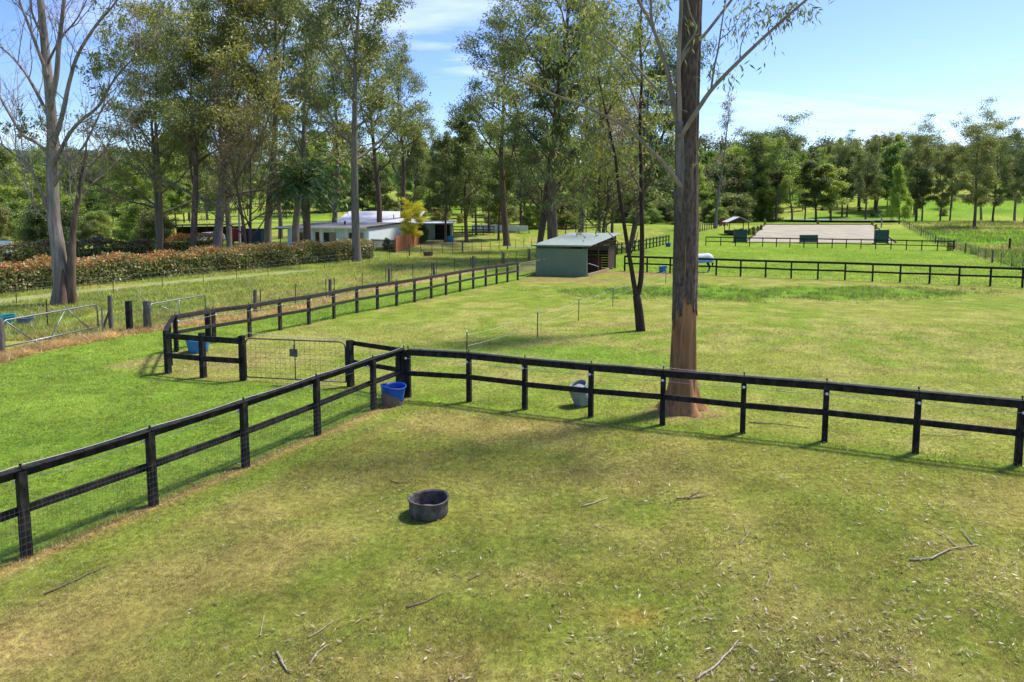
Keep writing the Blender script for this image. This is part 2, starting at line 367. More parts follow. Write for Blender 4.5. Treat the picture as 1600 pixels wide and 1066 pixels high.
def leaf_arrays(Pc, L, W, rng, droop=0.4, dirs=None):
    """diamond leaves at points Pc"""
    n = len(Pc)
    if dirs is None:
        d = rng.normal(size=(n, 3)); d[:, 2] -= droop * 1.6
    else: d = dirs
    d /= np.linalg.norm(d, axis=1, keepdims=True) + 1e-9
    r = rng.normal(size=(n, 3)); s = np.cross(d, r); s /= np.linalg.norm(s, axis=1, keepdims=True) + 1e-9
    L = np.broadcast_to(np.asarray(L), (n,))[:, None]; W = np.broadcast_to(np.asarray(W), (n,))[:, None]
    nn = np.cross(d, s)
    V = np.stack([Pc, Pc + d * L * .42 + s * W * .5 + nn * W * .12, Pc + d * L, Pc + d * L * .42 - s * W * .5 + nn * W * .12], 1).reshape(-1, 3)
    Fq = np.arange(n * 4).reshape(n, 4)
    return V, Fq

# ------------------------------------------------------------------ setting: zones of the ground
A0, A1, CN = G(42, 870), G(240, 790), G(632, 620)
RP = [G(733, 628), G(820, 640), G(923, 652), G(1035, 664), G(1160, 677), G(1288, 690), G(1430, 708), G(1590, 727)]
RDIR = (RP[-1] - RP[0]).normalized(); LDIR = (A0 - CN).normalized()
GP = G(548, 604)                                  # gate post at the corner paddock
PL = [G(263, 584), G(318, 590), G(380, 595)]      # short panel left of the gate
BK = [G(276, 549), G(335, 536), G(390.5, 527), G(438, 516), G(483, 507.5), G(522, 498), G(558, 489), G(590, 483.5), G(620, 478), G(648, 472.5),
      G(674, 466.5), G(697, 461), G(719, 456), G(739.5, 451.5), G(759, 447.5), G(776, 444.2), G(793, 441), G(809, 437.8)]
FAR = [G(u, v) for u, v in [(976, 424), (1011, 425.6), (1047, 427), (1083, 428.6), (1119, 430.2), (1157, 432), (1196, 433.6), (1236, 435.2), (1277.6, 436.6), (1320, 438), (1363, 440), (1406, 441.7), (1452, 443.5), (1498, 445.5), (1547, 447.6), (1597, 449.7)]]
FAR += [FAR[-1] + (FAR[-1] - FAR[-2]) * i for i in (1, 2, 3)]
def line_d(X, Y, p, q):
    """signed distance to the line p>q, positive on the right hand"""
    d = (q - p); d = Vector((d.x, d.y)).normalized()
    return (X - p.x) * d.y - (Y - p.y) * d.x
def poly_d(X, Y, pts):
    best = np.full(np.shape(X), 1e9); par = np.zeros(np.shape(X))
    acc = 0
    for p, q in zip(pts[:-1], pts[1:]):
        dx_, dy_ = q.x - p.x, q.y - p.y; L2 = dx_ * dx_ + dy_ * dy_; L = math.sqrt(L2)
        t = np.clip(((X - p.x) * dx_ + (Y - p.y) * dy_) / L2, 0, 1)
        dd = np.hypot(X - p.x - t * dx_, Y - p.y - t * dy_)
        par = np.where(dd < best, acc + t * L, par); best = np.minimum(best, dd); acc += L
    return best, par
def blob(X, Y, c, rx, ry, soft=0.6, seed=3, ang=0.0):
    a = (X - c.x) * math.cos(ang) + (Y - c.y) * math.sin(ang); b = -(X - c.x) * math.sin(ang) + (Y - c.y) * math.cos(ang)
    r = np.hypot(a / rx, b / ry) + (fbm(X, Y, 1.4 / max(rx, ry) * 2, seed) - .5) * 1.1
    return 1 - ss(1 - soft, 1 + soft, r)
STRAW = [G(-260, 640), G(-100, 592), G(0, 560), G(60, 545), G(130, 533), G(190, 522), G(262, 511), G(330, 503), G(400, 492), G(470, 480), G(516, 470), G(608, 450), G(678, 437), G(739, 424), G(790, 414), G(827, 408)]
DRIVE = [G(-300, 500), G(-60, 478), G(30, 468), G(110, 458), G(190, 449), G(260, 442), G(330, 436), G(400, 430), G(480, 423)]
HEDGE = [G(-160, 474), G(0, 459), G(90, 450), G(180, 441), G(270, 432), G(360, 424), G(450, 415), G(520, 409), G(572, 405)]
def zones(X, Y):
    X = np.asarray(X, float); Y = np.asarray(Y, float)
    dA = line_d(X, Y, A0, CN); dF = -line_d(X, Y, GP, RP[-1])
    dPL = -line_d(X, Y, PL[0], PL[2]); dB = line_d(X, Y, BK[0], BK[-1]); dFar = -line_d(X, Y, FAR[0], FAR[-1])
    beyond = np.where(X < GP.x, dPL, dF)
    z = {}
    z['far'] = ss(-.3, .3, dFar) * ss(-.2, .4, dB)
    z['B'] = ss(-.25, .25, beyond) * ss(-.25, .25, dB) * (1 - ss(-.3, .3, dFar))
    z['A'] = ss(-.12, .12, dA) * (1 - ss(-.2, .2, dF))
    sd, sp = poly_d(X, Y, STRAW)
    sgn = np.full(np.shape(X), -1.0)
    nearest = np.full(np.shape(X), 1e9)
    for p, q in zip(STRAW[:-1], STRAW[1:]):
        dd, _ = poly_d(X, Y, [p, q]); side = -np.sign(line_d(X, Y, p, q))
        sgn = np.where(dd < nearest, side, sgn); nearest = np.minimum(nearest, dd)
    z['rough'] = ss(-.2, .5, sd * sgn) * (1 - ss(-.3, .3, dB)) * (1 - z['A'])
    z['straw_d'] = sd; z['dA'] = dA; z['dF'] = dF; z['dB'] = dB; z['dFar'] = dFar
    return z
SHED0 = G(837, 430.5); SHED1 = G(917, 432.5)
def ground_color(X, Y):
    z = zones(X, Y); f1 = fbm(X, Y, .22, 5); f2 = fbm(X, Y, .9, 9); f3 = fbm(X, Y, 3.1, 21, 3); f0 = fbm(X, Y, .035, 31, 3)
    def c3(a): return np.array(a)[None, :]
    def mixc_(c, d, w): return c * (1 - w[:, None]) + (c3(d) if not isinstance(d, np.ndarray) or d.ndim == 1 else d) * w[:, None]
    n = len(X)
    # mown lawn
    lawn = np.tile(c3((.14, .2, .028)), (n, 1))
    st = fbm(X * .35 + Y * .9, X * -1.0 + Y * .3, .35, 44, 3)
    lawn = mixc_(lawn, (.175, .235, .035), ss(.5, .72, st) * .75); lawn = mixc_(lawn, (.09, .16, .016), ss(.5, .75, f1) * .5)
    c = lawn
    # open country behind
    rough = np.tile(c3((.185, .215, .04)), (n, 1))
    rough = mixc_(rough, (.27, .235, .07), ss(.46, .66, f2 * .5 + f1 * .5)); rough = mixc_(rough, (.12, .18, .025), ss(.55, .72, fbm(X, Y, .5, 77)) * .7)
    c = mixc_(c, rough, z['rough'])
    far = np.tile(c3((.14, .215, .022)), (n, 1))
    far = mixc_(far, (.19, .25, .035), ss(.42, .62, f1)); far = mixc_(far, (.2, .22, .05), ss(.55, .75, f0 * .6 + f2 * .4) * .7)
    c = mixc_(c, far, z['far'])
    hill = np.tile(c3((.15, .24, .025)), (n, 1)); hill = mixc_(hill, (.28, .28, .07), ss(.4, .65, fbm(X, Y, .03, 61))); hill = mixc_(hill, (.07, .13, .02), ss(.5, .7, fbm(X, Y, .06, 63)) * .7)
    c = mixc_(c, hill, ss(118, 150, Y))
    wd = -line_d(X, Y, G(1597, 422), G(1452, 373))
    wet = np.tile(c3((.12, .185, .022)), (n, 1)); wet = mixc_(wet, (.25, .215, .075), ss(.46, .64, f1)); wet = mixc_(wet, (.13, .22, .02), ss(.5, .6, f0))
    c = mixc_(c, wet, (1 - ss(-.4, .4, wd)) * ss(50, 54, Y) * (1 - ss(140, 170, Y)) * (X > 10))
    # worn paddock with the big tree
    B = np.tile(c3((.195, .205, .045)), (n, 1))
    B = mixc_(B, (.15, .195, .03), ss(.42, .62, f1) * .8); B = mixc_(B, (.25, .23, .075), ss(.5, .68, f2 * .6 + f0 * .4)); B = mixc_(B, (.13, .125, .035), ss(.58, .72, f3) * .45)
    gt = blob(X, Y, G(1190, 458), 9, 3.2, .5, 12) + blob(X, Y, G(1400, 455), 6, 2.0, .5, 13) * .8 + blob(X, Y, G(960, 455), 4.0, 1.8, .5, 14) * .8 + blob(X, Y, G(850, 548), 2.2, .7, .6, 15) * .8 + blob(X, Y, G(930, 560), 3.2, .7, .6, 25) * .5
    B = mixc_(B, (.115, .21, .02), np.clip(gt, 0, 1) * .85)
    dirt = blob(X, Y, G(880, 437), 5.2, 1.6, .5, 16, -.2) + blob(X, Y, G(985, 427), 5.0, 2.6, .5, 17, -.3) + blob(X, Y, G(1520, 456), 5, .7, .6, 18, -.4) * .6
    dirt = dirt + blob(X, Y, G(970, 508), 2.6, .6, .7, 19) * .5 + blob(X, Y, G(1075, 645), .9, .6, .6, 20) * .9 + blob(X, Y, G(350, 565), 1.4, 1.6, .6, 22) * .55 + blob(X, Y, G(1150, 672), 3.4, .3, .6, 23) * .0
    dirt = dirt + np.exp(-((z['dFar'] + .3) / .35) ** 2) * .6 + np.exp(-((z['dB'] - .35) / .35) ** 2) * .5 * ss(.4, .6, f2)
    B = mixc_(B, (.23, .155, .085), np.clip(dirt, 0, 1) * .85)
    c = mixc_(c, B, z['B'])
    # front paddock
    Ac = np.tile(c3((.122, .127, .032)), (n, 1))
    Ac = mixc_(Ac, (.085, .118, .02), ss(.4, .62, f1 * .15 + f2 * .5 + f3 * .35) * .75); Ac = mixc_(Ac, (.18, .165, .06), ss(.46, .68, fbm(X, Y, .9, 52)) * .6)
    Ac = mixc_(Ac, (.055, .05, .022), ss(.6, .75, f3 * .6 + f2 * .4) * .5)
    tan = blob(X, Y, G(745, 668), 1.7, .75, .7, 31) * .9 + blob(X, Y, G(845, 668), 1.5, .35, .7, 32) * .5 + blob(X, Y, G(180, 935), 4.2, .75, .6, 33, .62) * .85 + blob(X, Y, G(480, 775), 2.6, .8, .8, 39, .7) * .6 + blob(X, Y, G(845, 905), .5, .22, .8, 34) * .8 + blob(X, Y, G(690, 1040), .45, .35, .8, 35) * .9 + blob(X, Y, G(790, 760), 1.5, .35, .8, 40) * .3 + blob(X, Y, G(40, 1050), 1.6, .6, .8, 41) * .7
    Ac = mixc_(Ac, (.215, .168, .075), np.clip(tan * (.1 + 1.0 * f2), 0, 1) * .8)
    crown_shade = blob(X, Y, G(840, 742), 2.0, .55, .7, 36) * .5 + blob(X, Y, G(1060, 735), 1.4, .5, .8, 37) * .3  # crown shade of the big tree, painted in as darker ground
    Ac = mixc_(Ac, (.075, .07, .028), np.clip(crown_shade, 0, 1))
    rust = blob(X, Y, G(990, 965), .32, .14, .8, 38) + blob(X, Y, G(300, 765), .2, .12, .8, 42)
    Ac = mixc_(Ac, (.2, .12, .02), np.clip(rust, 0, 1) * .4)
    strip = np.exp(-((z['dA'] - .12) / .16) ** 2) * ss(.35, .55, f2 + .15)
    Ac = mixc_(Ac, (.22, .15, .075), strip * .85)
    gr = np.exp(-((z['dF'] + .25) / .45) ** 2) * .7 + np.exp(-((z['dA'] - .75) / .35) ** 2) * .5
    Ac = mixc_(Ac, (.105, .165, .02), np.clip(gr, 0, 1))
    c = mixc_(c, Ac * np.array([[1.42, 1.27, 1.25]]), z['A'])
    stw = (1 - ss(.25, .85, z['straw_d'] + (f2 - .5) * .6)) * (1 - z['A']) * (1 - z['B'])
    c = mixc_(c, (.3, .21, .085), stw * .9)
    rim = np.exp(-((poly_d(X, Y, PL)[0]) / .3) ** 2) * .6
    c = mixc_(c, (.27, .2, .09), rim * ss(.4, .6, f2 + .1))
    # drives
    dd, _ = poly_d(X, Y, DRIVE)
    c = mixc_(c, (.26, .25, .17), (1 - ss(.5, 1.1, dd + (f2 - .5) * 1.6)) * .7 * (1 - z['B']))
    yard = blob(X, Y, G(690, 380), 5.5, 10, .5, 46, -.2) * .75
    trk, _ = poly_d(X, Y, [G(806, 425), G(836, 415), G(846, 408)])
    c = mixc_(c, (.24, .19, .13), np.clip(yard + (1 - ss(.7, 1.4, trk)) * .8, 0, 1) * (1 - z['B']) * .8)
    c = c * (0.84 + .32 * f3[:, None]) * np.array([[.97, 1.05, .8]])
    return c

def axis_pts(lo, hi, d0, core_lo, core_hi, g=1.12):
    a = list(np.arange(core_lo, core_hi, d0)); x = core_hi; d = d0
    while x < hi: a.append(x); d *= g; x += d
    a.append(hi); x = core_lo - d0; d = d0
    while x > lo: a.insert(0, x); d *= g; x -= d
    a.insert(0, lo); return np.array(a)
gx = axis_pts(-2500, 2500, .22, -22, 22, 1.045); gy = axis_pts(-150, 3500, .2, 4.5, 46, 1.04)
GX, GY = np.meshgrid(gx, gy); gz = tz(GX, GY)
nx, ny = len(gx), len(gy)
ii = (np.arange(ny - 1)[:, None] * nx + np.arange(nx - 1)[None, :]).ravel()
gF = np.stack([ii, ii + 1, ii + nx + 1, ii + nx], 1)
gmat, gnt, gb = newmat('meadow_ground')
at = gnt.nodes.new('ShaderNodeAttribute'); at.attribute_name = 'col'
gtc = gnt.nodes.new('ShaderNodeTexCoord')
gn = gnt.nodes.new('ShaderNodeTexNoise'); gn.inputs['Scale'].default_value = 9; gn.inputs['Detail'].default_value = 10; gn.inputs['Roughness'].default_value = .72
gn2 = gnt.nodes.new('ShaderNodeTexNoise'); gn2.inputs['Scale'].default_value = 1.1; gn2.inputs['Detail'].default_value = 8; gn2.inputs['Roughness'].default_value = .65
mr = gnt.nodes.new('ShaderNodeMapRange'); mr.inputs['From Min'].default_value = .3; mr.inputs['From Max'].default_value = .7; mr.inputs['To Min'].default_value = .35; mr.inputs['To Max'].default_value = 1.65
mr2 = gnt.nodes.new('ShaderNodeMapRange'); mr2.inputs['From Min'].default_value = .3; mr2.inputs['From Max'].default_value = .7; mr2.inputs['To Min'].default_value = .7; mr2.inputs['To Max'].default_value = 1.28
mm = gnt.nodes.new('ShaderNodeMath'); mm.operation = 'MULTIPLY'
mu = gnt.nodes.new('ShaderNodeMixRGB'); mu.blend_type = 'MULTIPLY'; mu.inputs[0].default_value = 1
for n_ in (gn, gn2): gnt.links.new(gtc.outputs['Object'], n_.inputs['Vector'])
gnt.links.new(gn.outputs['Fac'], mr.inputs[0]); gnt.links.new(gn2.outputs['Fac'], mr2.inputs[0])
gnt.links.new(mr.outputs[0], mm.inputs[0]); gnt.links.new(mr2.outputs[0], mm.inputs[1])
gnt.links.new(at.outputs['Color'], mu.inputs[1]); gnt.links.new(mm.outputs[0], mu.inputs[2]); gnt.links.new(mu.outputs[0], gb.inputs['Base Color'])
gbp = gnt.nodes.new('ShaderNodeBump'); gbp.inputs['Strength'].default_value = .55; gbp.inputs['Distance'].default_value = .05
gnt.links.new(gn.outputs['Fac'], gbp.inputs['Height']); gnt.links.new(gbp.outputs[0], gb.inputs['Normal'])
gb.inputs['Roughness'].default_value = 1; gb.inputs['Specular IOR Level'].default_value = 0.05
gcol = ground_color(GX.ravel(), GY.ravel())
ground = np_mesh('ground', np.stack([GX.ravel(), GY.ravel(), gz.ravel()], 1), gF, gmat, None, gcol, True)
tag(ground, 'mown lawn, worn paddocks and rough pasture', None, None, 'structure')

# far range, the blue of distance haze painted into its colour
mv = []; mf = []
for i in range(90):
    a = R(-60 + 120 * i / 89); r = 3000
    x, y = math.sin(a) * r, math.cos(a) * r
    h = 150 + 170 * fbm(np.array([i * .13]), np.array([3.1]), 1.0, 8)[0] * (1 if i > 40 else .8)
    for q, (rr, zz) in enumerate(((0, 0), (350, h * .6), (800, h), (1500, 0))): mv.append((x * (1 + rr / r), y * (1 + rr / r), zz + 40))
for i in range(89):
    for q in range(3): mf.append((i * 4 + q, i * 4 + q + 1, i * 4 + q + 5, i * 4 + q + 4))
ob = np_mesh('distant_hills', mv, mf, M['mountain'], None, None, True); tag(ob, 'forested range on the horizon', None, None, 'structure')

# sand arena and ponds
def sheet(name, corners, mat, dz, nu=24, nv=24, kind='structure', label=None, wob=0):
    a, b, c_, d = corners; V = []; Fq = []
    for j in range(nv + 1):
        for i in range(nu + 1):
            s_, t_ = i / nu, j / nv
            p = (a * (1 - s_) + b * s_) * (1 - t_) + (d * (1 - s_) + c_ * s_) * t_
            V.append((p.x, p.y, float(tz(p.x, p.y)) + dz))
    for j in range(nv):
        for i in range(nu): k = j * (nu + 1) + i; Fq.append((k, k + 1, k + nu + 2, k + nu + 1))
    return tag(np_mesh(name, V, Fq, mat, None, None, True), label, None, None, kind)
AR = [G(1166, 379), G(1400, 380.5), G(1362, 351.6), G(1197, 351.6)]
sheet('sand_arena', AR, M['sand'], .05, 20, 40, 'structure', 'pale raked sand riding arena')
def pond(name, pts, z, label):
    V = [(p.x, p.y, z) for p in pts]
    me = bpy.data.meshes.new(name); me.from_pydata(V, [], [tuple(range(len(V)))]); me.materials.append(M['pond'])
    o = bpy.data.objects.new(name, me); C.objects.link(o); return tag(o, label, None, None, 'structure')
pp = [G(u, v) for u, v in [(775, 385), (800, 379), (840, 374), (875, 372.5), (900, 374), (890, 380), (850, 385), (810, 388)]]
pond('pond', pp, .03, 'pale algae-covered pond beyond the stable shed')
zz = float(tz(0, 160)) + .25
def GZ(u, v, z):
    d = ray(u, v); t = (z - CAM_H) / d.z if abs(d.z) > 1e-6 else 400
    return Vector((d.x * t, d.y * t, z))
zz = 2.9
pp = []
for i in range(28):
    t = 2 * math.pi * i / 28; pp.append(Vector((83 + 17 * math.cos(t) * (1 + .1 * math.sin(3 * t)), 176 + 17 * math.sin(t), zz)))
pond('dam_water', pp, 2.78, 'grey-green dam water behind the sand arena')

# ------------------------------------------------------------------ fences
def rail_fence(label, pts, h=1.3, pw=.12, rails=((1.232, .128), (.68, .13)), side=1, mat='black_rail', group='black timber post and rail fences', wire=None, mesh=False, top_on=True, pin=True, bt=.045):
    t = thing('rail_fence', label, 'fence', pts[0], group)
    m = M[mat]; k = len(pts)
    for i, p in enumerate(pts):
        d = (pts[min(i + 1, k - 1)] - pts[max(i - 1, 0)]); d.z = 0; d.normalize(); n = Vector((d.y, -d.x, 0)) * side
        b = MB(p, (d.x, d.y)); lean = (rnd.random() - .5) * .02
        b.box(-pw / 2, pw / 2, -pw / 2, pw / 2, -.2, h - (.01 if top_on else 0) + (rnd.random() - .5) * .02, .004)
        po = b.build('post', m, t)
        if pin:
            q = MB(); w = p + Vector((0, 0, h)); q.tube([w + Vector((0, 0, -.02)), w + Vector((0, 0, .075))], .011, 6)
            q.lathe([(.012, .06), (.022, .075), (.022, .095), (.008, .105)], 8, w)
            q.build('insulator', M['black_plastic'], po)
            q = MB(); w = p + n * (pw / 2 + bt) + Vector((0, 0, h - .2)); q.tube([w, w + n * .05], [.012, .012], 6); q.lathe([(.012, -.03), (.03, -.015), (.03, .015), (.012, .03)], 8, w + n * .05)
            q.build('knob', M['white_plastic'], po)
    for ri, (zc, hh) in enumerate(rails):
        b = MB()
        for i in range(k - 1):
            p, q = pts[i], pts[i + 1]; d = (q - p); d.z = 0; d.normalize(); n = Vector((d.y, -d.x, 0)) * side
            o_ = n * (pw / 2 + bt / 2 + .003)
            jk = .004 if (ri == 0 and top_on) else .035; ja = (rnd.random() - .5) * jk; jb = (rnd.random() - .5) * jk
            e = d * .004
            b.beam(p + o_ + e + Vector((0, 0, zc + ja)), q + o_ - e + Vector((0, 0, zc + jb)), bt, hh)
        b.build('rail', m, t, bevel=.006)
    if top_on:
        b = MB()
        for i in range(k - 1):
            p, q = pts[i], pts[i + 1]; d = (q - p); d.z = 0; d.normalize(); n = Vector((d.y, -d.x, 0)) * side
            b.beam(p + n * .03 + d * .003 + Vector((0, 0, h + .012)), q + n * .03 - d * .003 + Vector((0, 0, h + .012)), pw + .03, .026)
        b.build('rail_cap', m, t, bevel=.004)
    if wire:
        for zz_, off in wire:
            b = MB(); line = []
            for i in range(k - 1):
                p, q = pts[i], pts[i + 1]; d = (q - p); d.z = 0; d.normalize(); n = Vector((d.y, -d.x, 0)) * side
                for s_ in range(6):
                    f = s_ / 6; sag = -.03 * 4 * f * (1 - f)
                    line.append(p.lerp(q, f) + n * off + Vector((0, 0, zz_ + sag)))
            line.append(pts[-1] + n * off + Vector((0, 0, zz_)))
            b.tube(line, .0042, 4); b.build('electric_tape', M['tape'], t)
    if mesh:
        b = MB()
        for i in range(k - 1):
            p, q = pts[i], pts[i + 1]; d = (q - p); L = d.length; d.z = 0; d.normalize(); n = Vector((d.y, -d.x, 0)) * side
            o_ = n * (-pw / 2 - .012); nn = int(L / .06)
            for j in range(nn):
                w = p + d * (L * (j + .5) / nn) + o_
                b.beam(w + Vector((0, 0, .02)), w + Vector((0, 0, .78)), .0022, .0022, (d.x, d.y, 0))
            for zz_ in np.arange(.03, .8, .1): b.beam(p + o_ + Vector((0, 0, zz_)), q + o_ + Vector((0, 0, zz_)), .0026, .0026)
        b.build('wire_mesh', M['wire'], t)
    return t
lp = [G(584, 640.5), G(496.5, 680), G(384, 730), A1, A0]
ext = [A0 + (A0 - A1).normalized() * 1.75 * i for i in (1, 2)]
rail_fence('black rail fence with wire netting running down the left between bright lawn and worn paddock', [CN] + lp + ext, side=1, wire=((1.1, .15), (1.38, 0)), mesh=True)
rp = [CN.lerp(RP[0], 0)] + RP
rp[0] = CN + RDIR * .13
ext = [RP[-1] + RDIR * 1.62 * i for i in (1, 2, 3)]
rail_fence('black rail fence crossing in front of the big tree, rails on the near side', rp + ext, side=1, wire=((1.1, .15), (1.38, 0)))
rail_fence('short black rail fence between the mesh gate post and the blue bucket corner', [GP, CN - RDIR * .14], side=-1, top_on=False, pin=False, h=1.34, pw=.16)
rail_fence('short black rail panel with netting left of the mesh gate', PL[:], side=1, top_on=False, mesh=False, pin=False, h=1.36, pw=.15, rails=((1.22, .17), (.62, .16)))
d_ = (BK[1] - BK[0]).normalized()
rail_fence('angled black rail fence joining the gate panel to the long back fence', [PL[0] + (BK[0] - PL[0]).normalized() * .16, G(267, 571), BK[0] - (BK[0] - PL[0]).normalized() * .15], side=-1, pin=False, pw=.12)
rail_fence('long weathered black rail fence running back towards the stable shed', BK, side=1, mat='old_rail', wire=((1.1, .15),))
rail_fence('black two-rail fence crossing the middle paddock in front of the rugged horse', FAR, side=1, mat='black_rail', pin=False, bt=.05)
F3 = [G(u, v) for u, v in [(1102.7, 384), (1126, 384.4), (1149, 385), (1171, 385.6), (1191.5, 386), (1213, 386.4), (1234, 386.7), (1256, 387.3), (1277, 387.5), (1300, 387.9), (1322, 388.3), (1345, 388.8), (1368, 389.4), (1392, 390), (1416, 390.6), (1440, 391.2), (1464.5, 391.8), (1489, 392.4)]]
rail_fence('black two-rail fence across the front of the sand arena', F3, side=1, pin=False, bt=.05, h=1.3, rails=((1.2, .13), (.62, .11)))
sb = [G(964, 398) + (G(1045, 381) - G(964, 398)) * (i / 14) for i in range(15)]
rail_fence('black rail fence running back from the stable shed with close posts', sb, side=1, mat='black_rail', pin=False, rails=((1.12, .14), (.6, .12)), h=1.3, pw=.15)

def picket_fence(name, label, cat, pts, h, r, mat, wires, group=None, mesh=False, tall=None, tm=None):
    t = thing(name, label, cat, pts[0], group)
    for i, p in enumerate(pts):
        b = MB(); hh = h * (1 + (rnd.random() - .5) * .08); ln = Vector(((rnd.random() - .5) * .06, (rnd.random() - .5) * .06, 0))
        if tall and i % tall == 0:
            b.tube([p + Vector((0, 0, -.2)), p + ln + Vector((0, 0, hh * .5)), p + ln + Vector((0, 0, hh * 1.08))], [r * 3.2, r * 3, r * 2.8], 8, wob=.15); b.build('timber_post', M[tm or 'grey_post'], t)
        else:
            b.beam(p + Vector((0, 0, -.2)), p + ln + Vector((0, 0, hh)), r * 2, r * 1.4, (0, 1, 0)); b.build('picket', M[mat], t)
    b = MB()
    for z_ in wires:
        b.tube([p + Vector((0, 0, z_)) for p in pts], .005, 4)
    if mesh:
        for p, q in zip(pts[:-1], pts[1:]):
            L = (q - p).length
            for j in range(int(L / .3)): w = p.lerp(q, j * .3 / L); b.tube([w + Vector((0, 0, .05)), w + Vector((0, 0, max(wires)))], .005, 3, False)
    b.build('wire', M['wire'], t)
    return t
def outrigger_post(p, h, label, r=.1):
    t = thing('timber_post', label, 'fence post', p, 'weathered timber posts of the old wire fence')
    b = MB(); b.tube([p + Vector((0, 0, -.2)), p + Vector((.01, 0, h * .5)), p + Vector((.02, .01, h))], [r, r * .96, r * .92], 12, wob=.1); b.build('post', M['grey_post'], t)
    b = MB(); b.tube([p + Vector((0, 0, h - .1)), p + Vector((-.12, 0, h + .1)), p + Vector((-.45, -.03, h + .5))], .016, 6); b.build('outrigger', M['dark_steel'], t)
    return t
OP = [((231, 516), 1.25), ((399, 489), 1.15), ((516, 466), 1.1), ((608, 445), 1.15), ((678, 433), 1.1), ((739, 421), 1.15), ((786, 413), 1.1), ((827, 407), 1.15)]
olab = ['thick weathered post with wire wound round it beside the far grey gate', 'weathered post with slanting arm behind the near end of the long back fence',
        'weathered post with slanting arm second along behind the long back fence', 'weathered post with slanting arm third along behind the long back fence',
        'weathered post with slanting arm midway along behind the long back fence', 'weathered post with slanting arm rising over the far half of the back fence',
        'weathered post with slanting arm next to last before the stable shed', 'weathered post with slanting arm standing just left of the stable shed']
for (uv, h), lb in zip(OP, olab): outrigger_post(G(*uv), h, lb, .16 if uv[0] == 231 else .1)
opts = [G(*uv) for uv, _ in OP]
pk = []
for i in range(1, len(opts) - 1):
    pk += [opts[i].lerp(opts[i + 1], .06), opts[i].lerp(opts[i + 1], .5), opts[i].lerp(opts[i + 1], .94)]
picket_fence('wire_fence', 'old wire fence with rusty pickets strung along the straw strip behind the back fence', 'wire fence', pk, 1.15, .02, 'rust', (.35, .7, 1.05))
hp = [G(u, v) for u, v in [(-120, 484), (26, 474), (100, 467), (177, 460), (254, 450), (318, 442.5), (370, 437), (419, 430), (469, 422.5), (507, 418.5), (545, 415), (577, 410.5), (609, 407), (636, 403)]]
picket_fence('wire_fence', 'wire fence of thin rusty pickets along the gravel drive in front of the hedge', 'wire fence', hp, 1.15, .018, 'rust', (.4, .75, 1.05))
wp = [G(u, v) for u, v in [(1640, 436), (1597, 426), (1580, 420), (1564, 415), (1550, 411), (1539, 407), (1528, 402.6), (1517, 399), (1508, 396), (1494, 391)]]
picket_fence('wire_fence', 'netting fence with slim pickets along the right edge of the far paddock', 'wire fence', wp, 1.2, .025, 'grey_post', (.2, .55, .85, 1.15), None, True, 4)
q0, q1 = G(1491, 389.5), G(1411, 353.5)
wp2 = [q0.lerp(q1, i / 22) for i in range(23)]
for p in wp2: p.z = float(tz(p.x, p.y))
picket_fence('wire_fence', 'netting fence with slim pickets climbing from the arena fence towards the trees', 'wire fence', wp2, 1.2, .03, 'grey_post', (.2, .55, .85, 1.15), None, True, 6)
q0, q1 = G(1086, 364.5), G(1136, 352)
wp3 = [q0.lerp(q1, i / 15) for i in range(16)]
for p in wp3: p.z = float(tz(p.x, p.y))
picket_fence('wire_fence', 'brown post fence running up behind the big trunk to the red jump stands', 'wire fence', wp3, 1.3, .07, 'shed_timber', (.4, .8, 1.15))
q0, q1 = G(640, 400), G(842, 386)
wp4 = [q0.lerp(q1, i / 14) for i in range(15)]
picket_fence('wire_fence', 'wire fence with slim pickets across the house yard from brush fence to pond', 'wire fence', wp4, 1.2, .03, 'grey_post', (.3, .7, 1.1), None, False, 5)
# step-in tape fence
tp = [G(u, v) for u, v in [(729.5, 566), (839.5, 528), (904, 501.5), (957.5, 479), (1040, 445)]]
t = thing('tape_fence', 'temporary white tape fence on thin step-in posts across the tree paddock', 'tape fence', tp[0])
for p in tp:
    b = MB(); b.tube([p, p + Vector((.01, 0, 1.0))], .018, 6); po = b.build('step_in_post', M['black_plastic'], t)
    b = MB(); b.lathe([(.01, 1.0), (.028, 1.01), (.028, 1.05), (.01, 1.06)], 8, p); b.build('cap', M['white_plastic'], po)
for z_ in (.92, .55):
    b = MB(); ln = []
    for p, q in zip(tp[:-1], tp[1:]):
        for s_ in range(6): ln.append(p.lerp(q, s_ / 6) + Vector((0, 0, z_ - .25 * (s_ / 6) * (1 - s_ / 6))))
    ln.append(tp[-1] + Vector((0, 0, z_))); b.tube(ln, .005, 4); b.build('tape', M['tape'], t)
b = MB(); a, e_ = PL[2] + Vector((.08, 0, 1.45)), GP + Vector((0, 0, 1.4)); b.tube([a.lerp(e_, i / 8) + Vector((0, 0, -.12 * (i / 8) * (1 - i / 8) * 4 * .5)) for i in range(9)], .007, 4)
tag(b.build('gate_tape', M['tape']), 'white electric tape stretched above the mesh gate', 'tape')

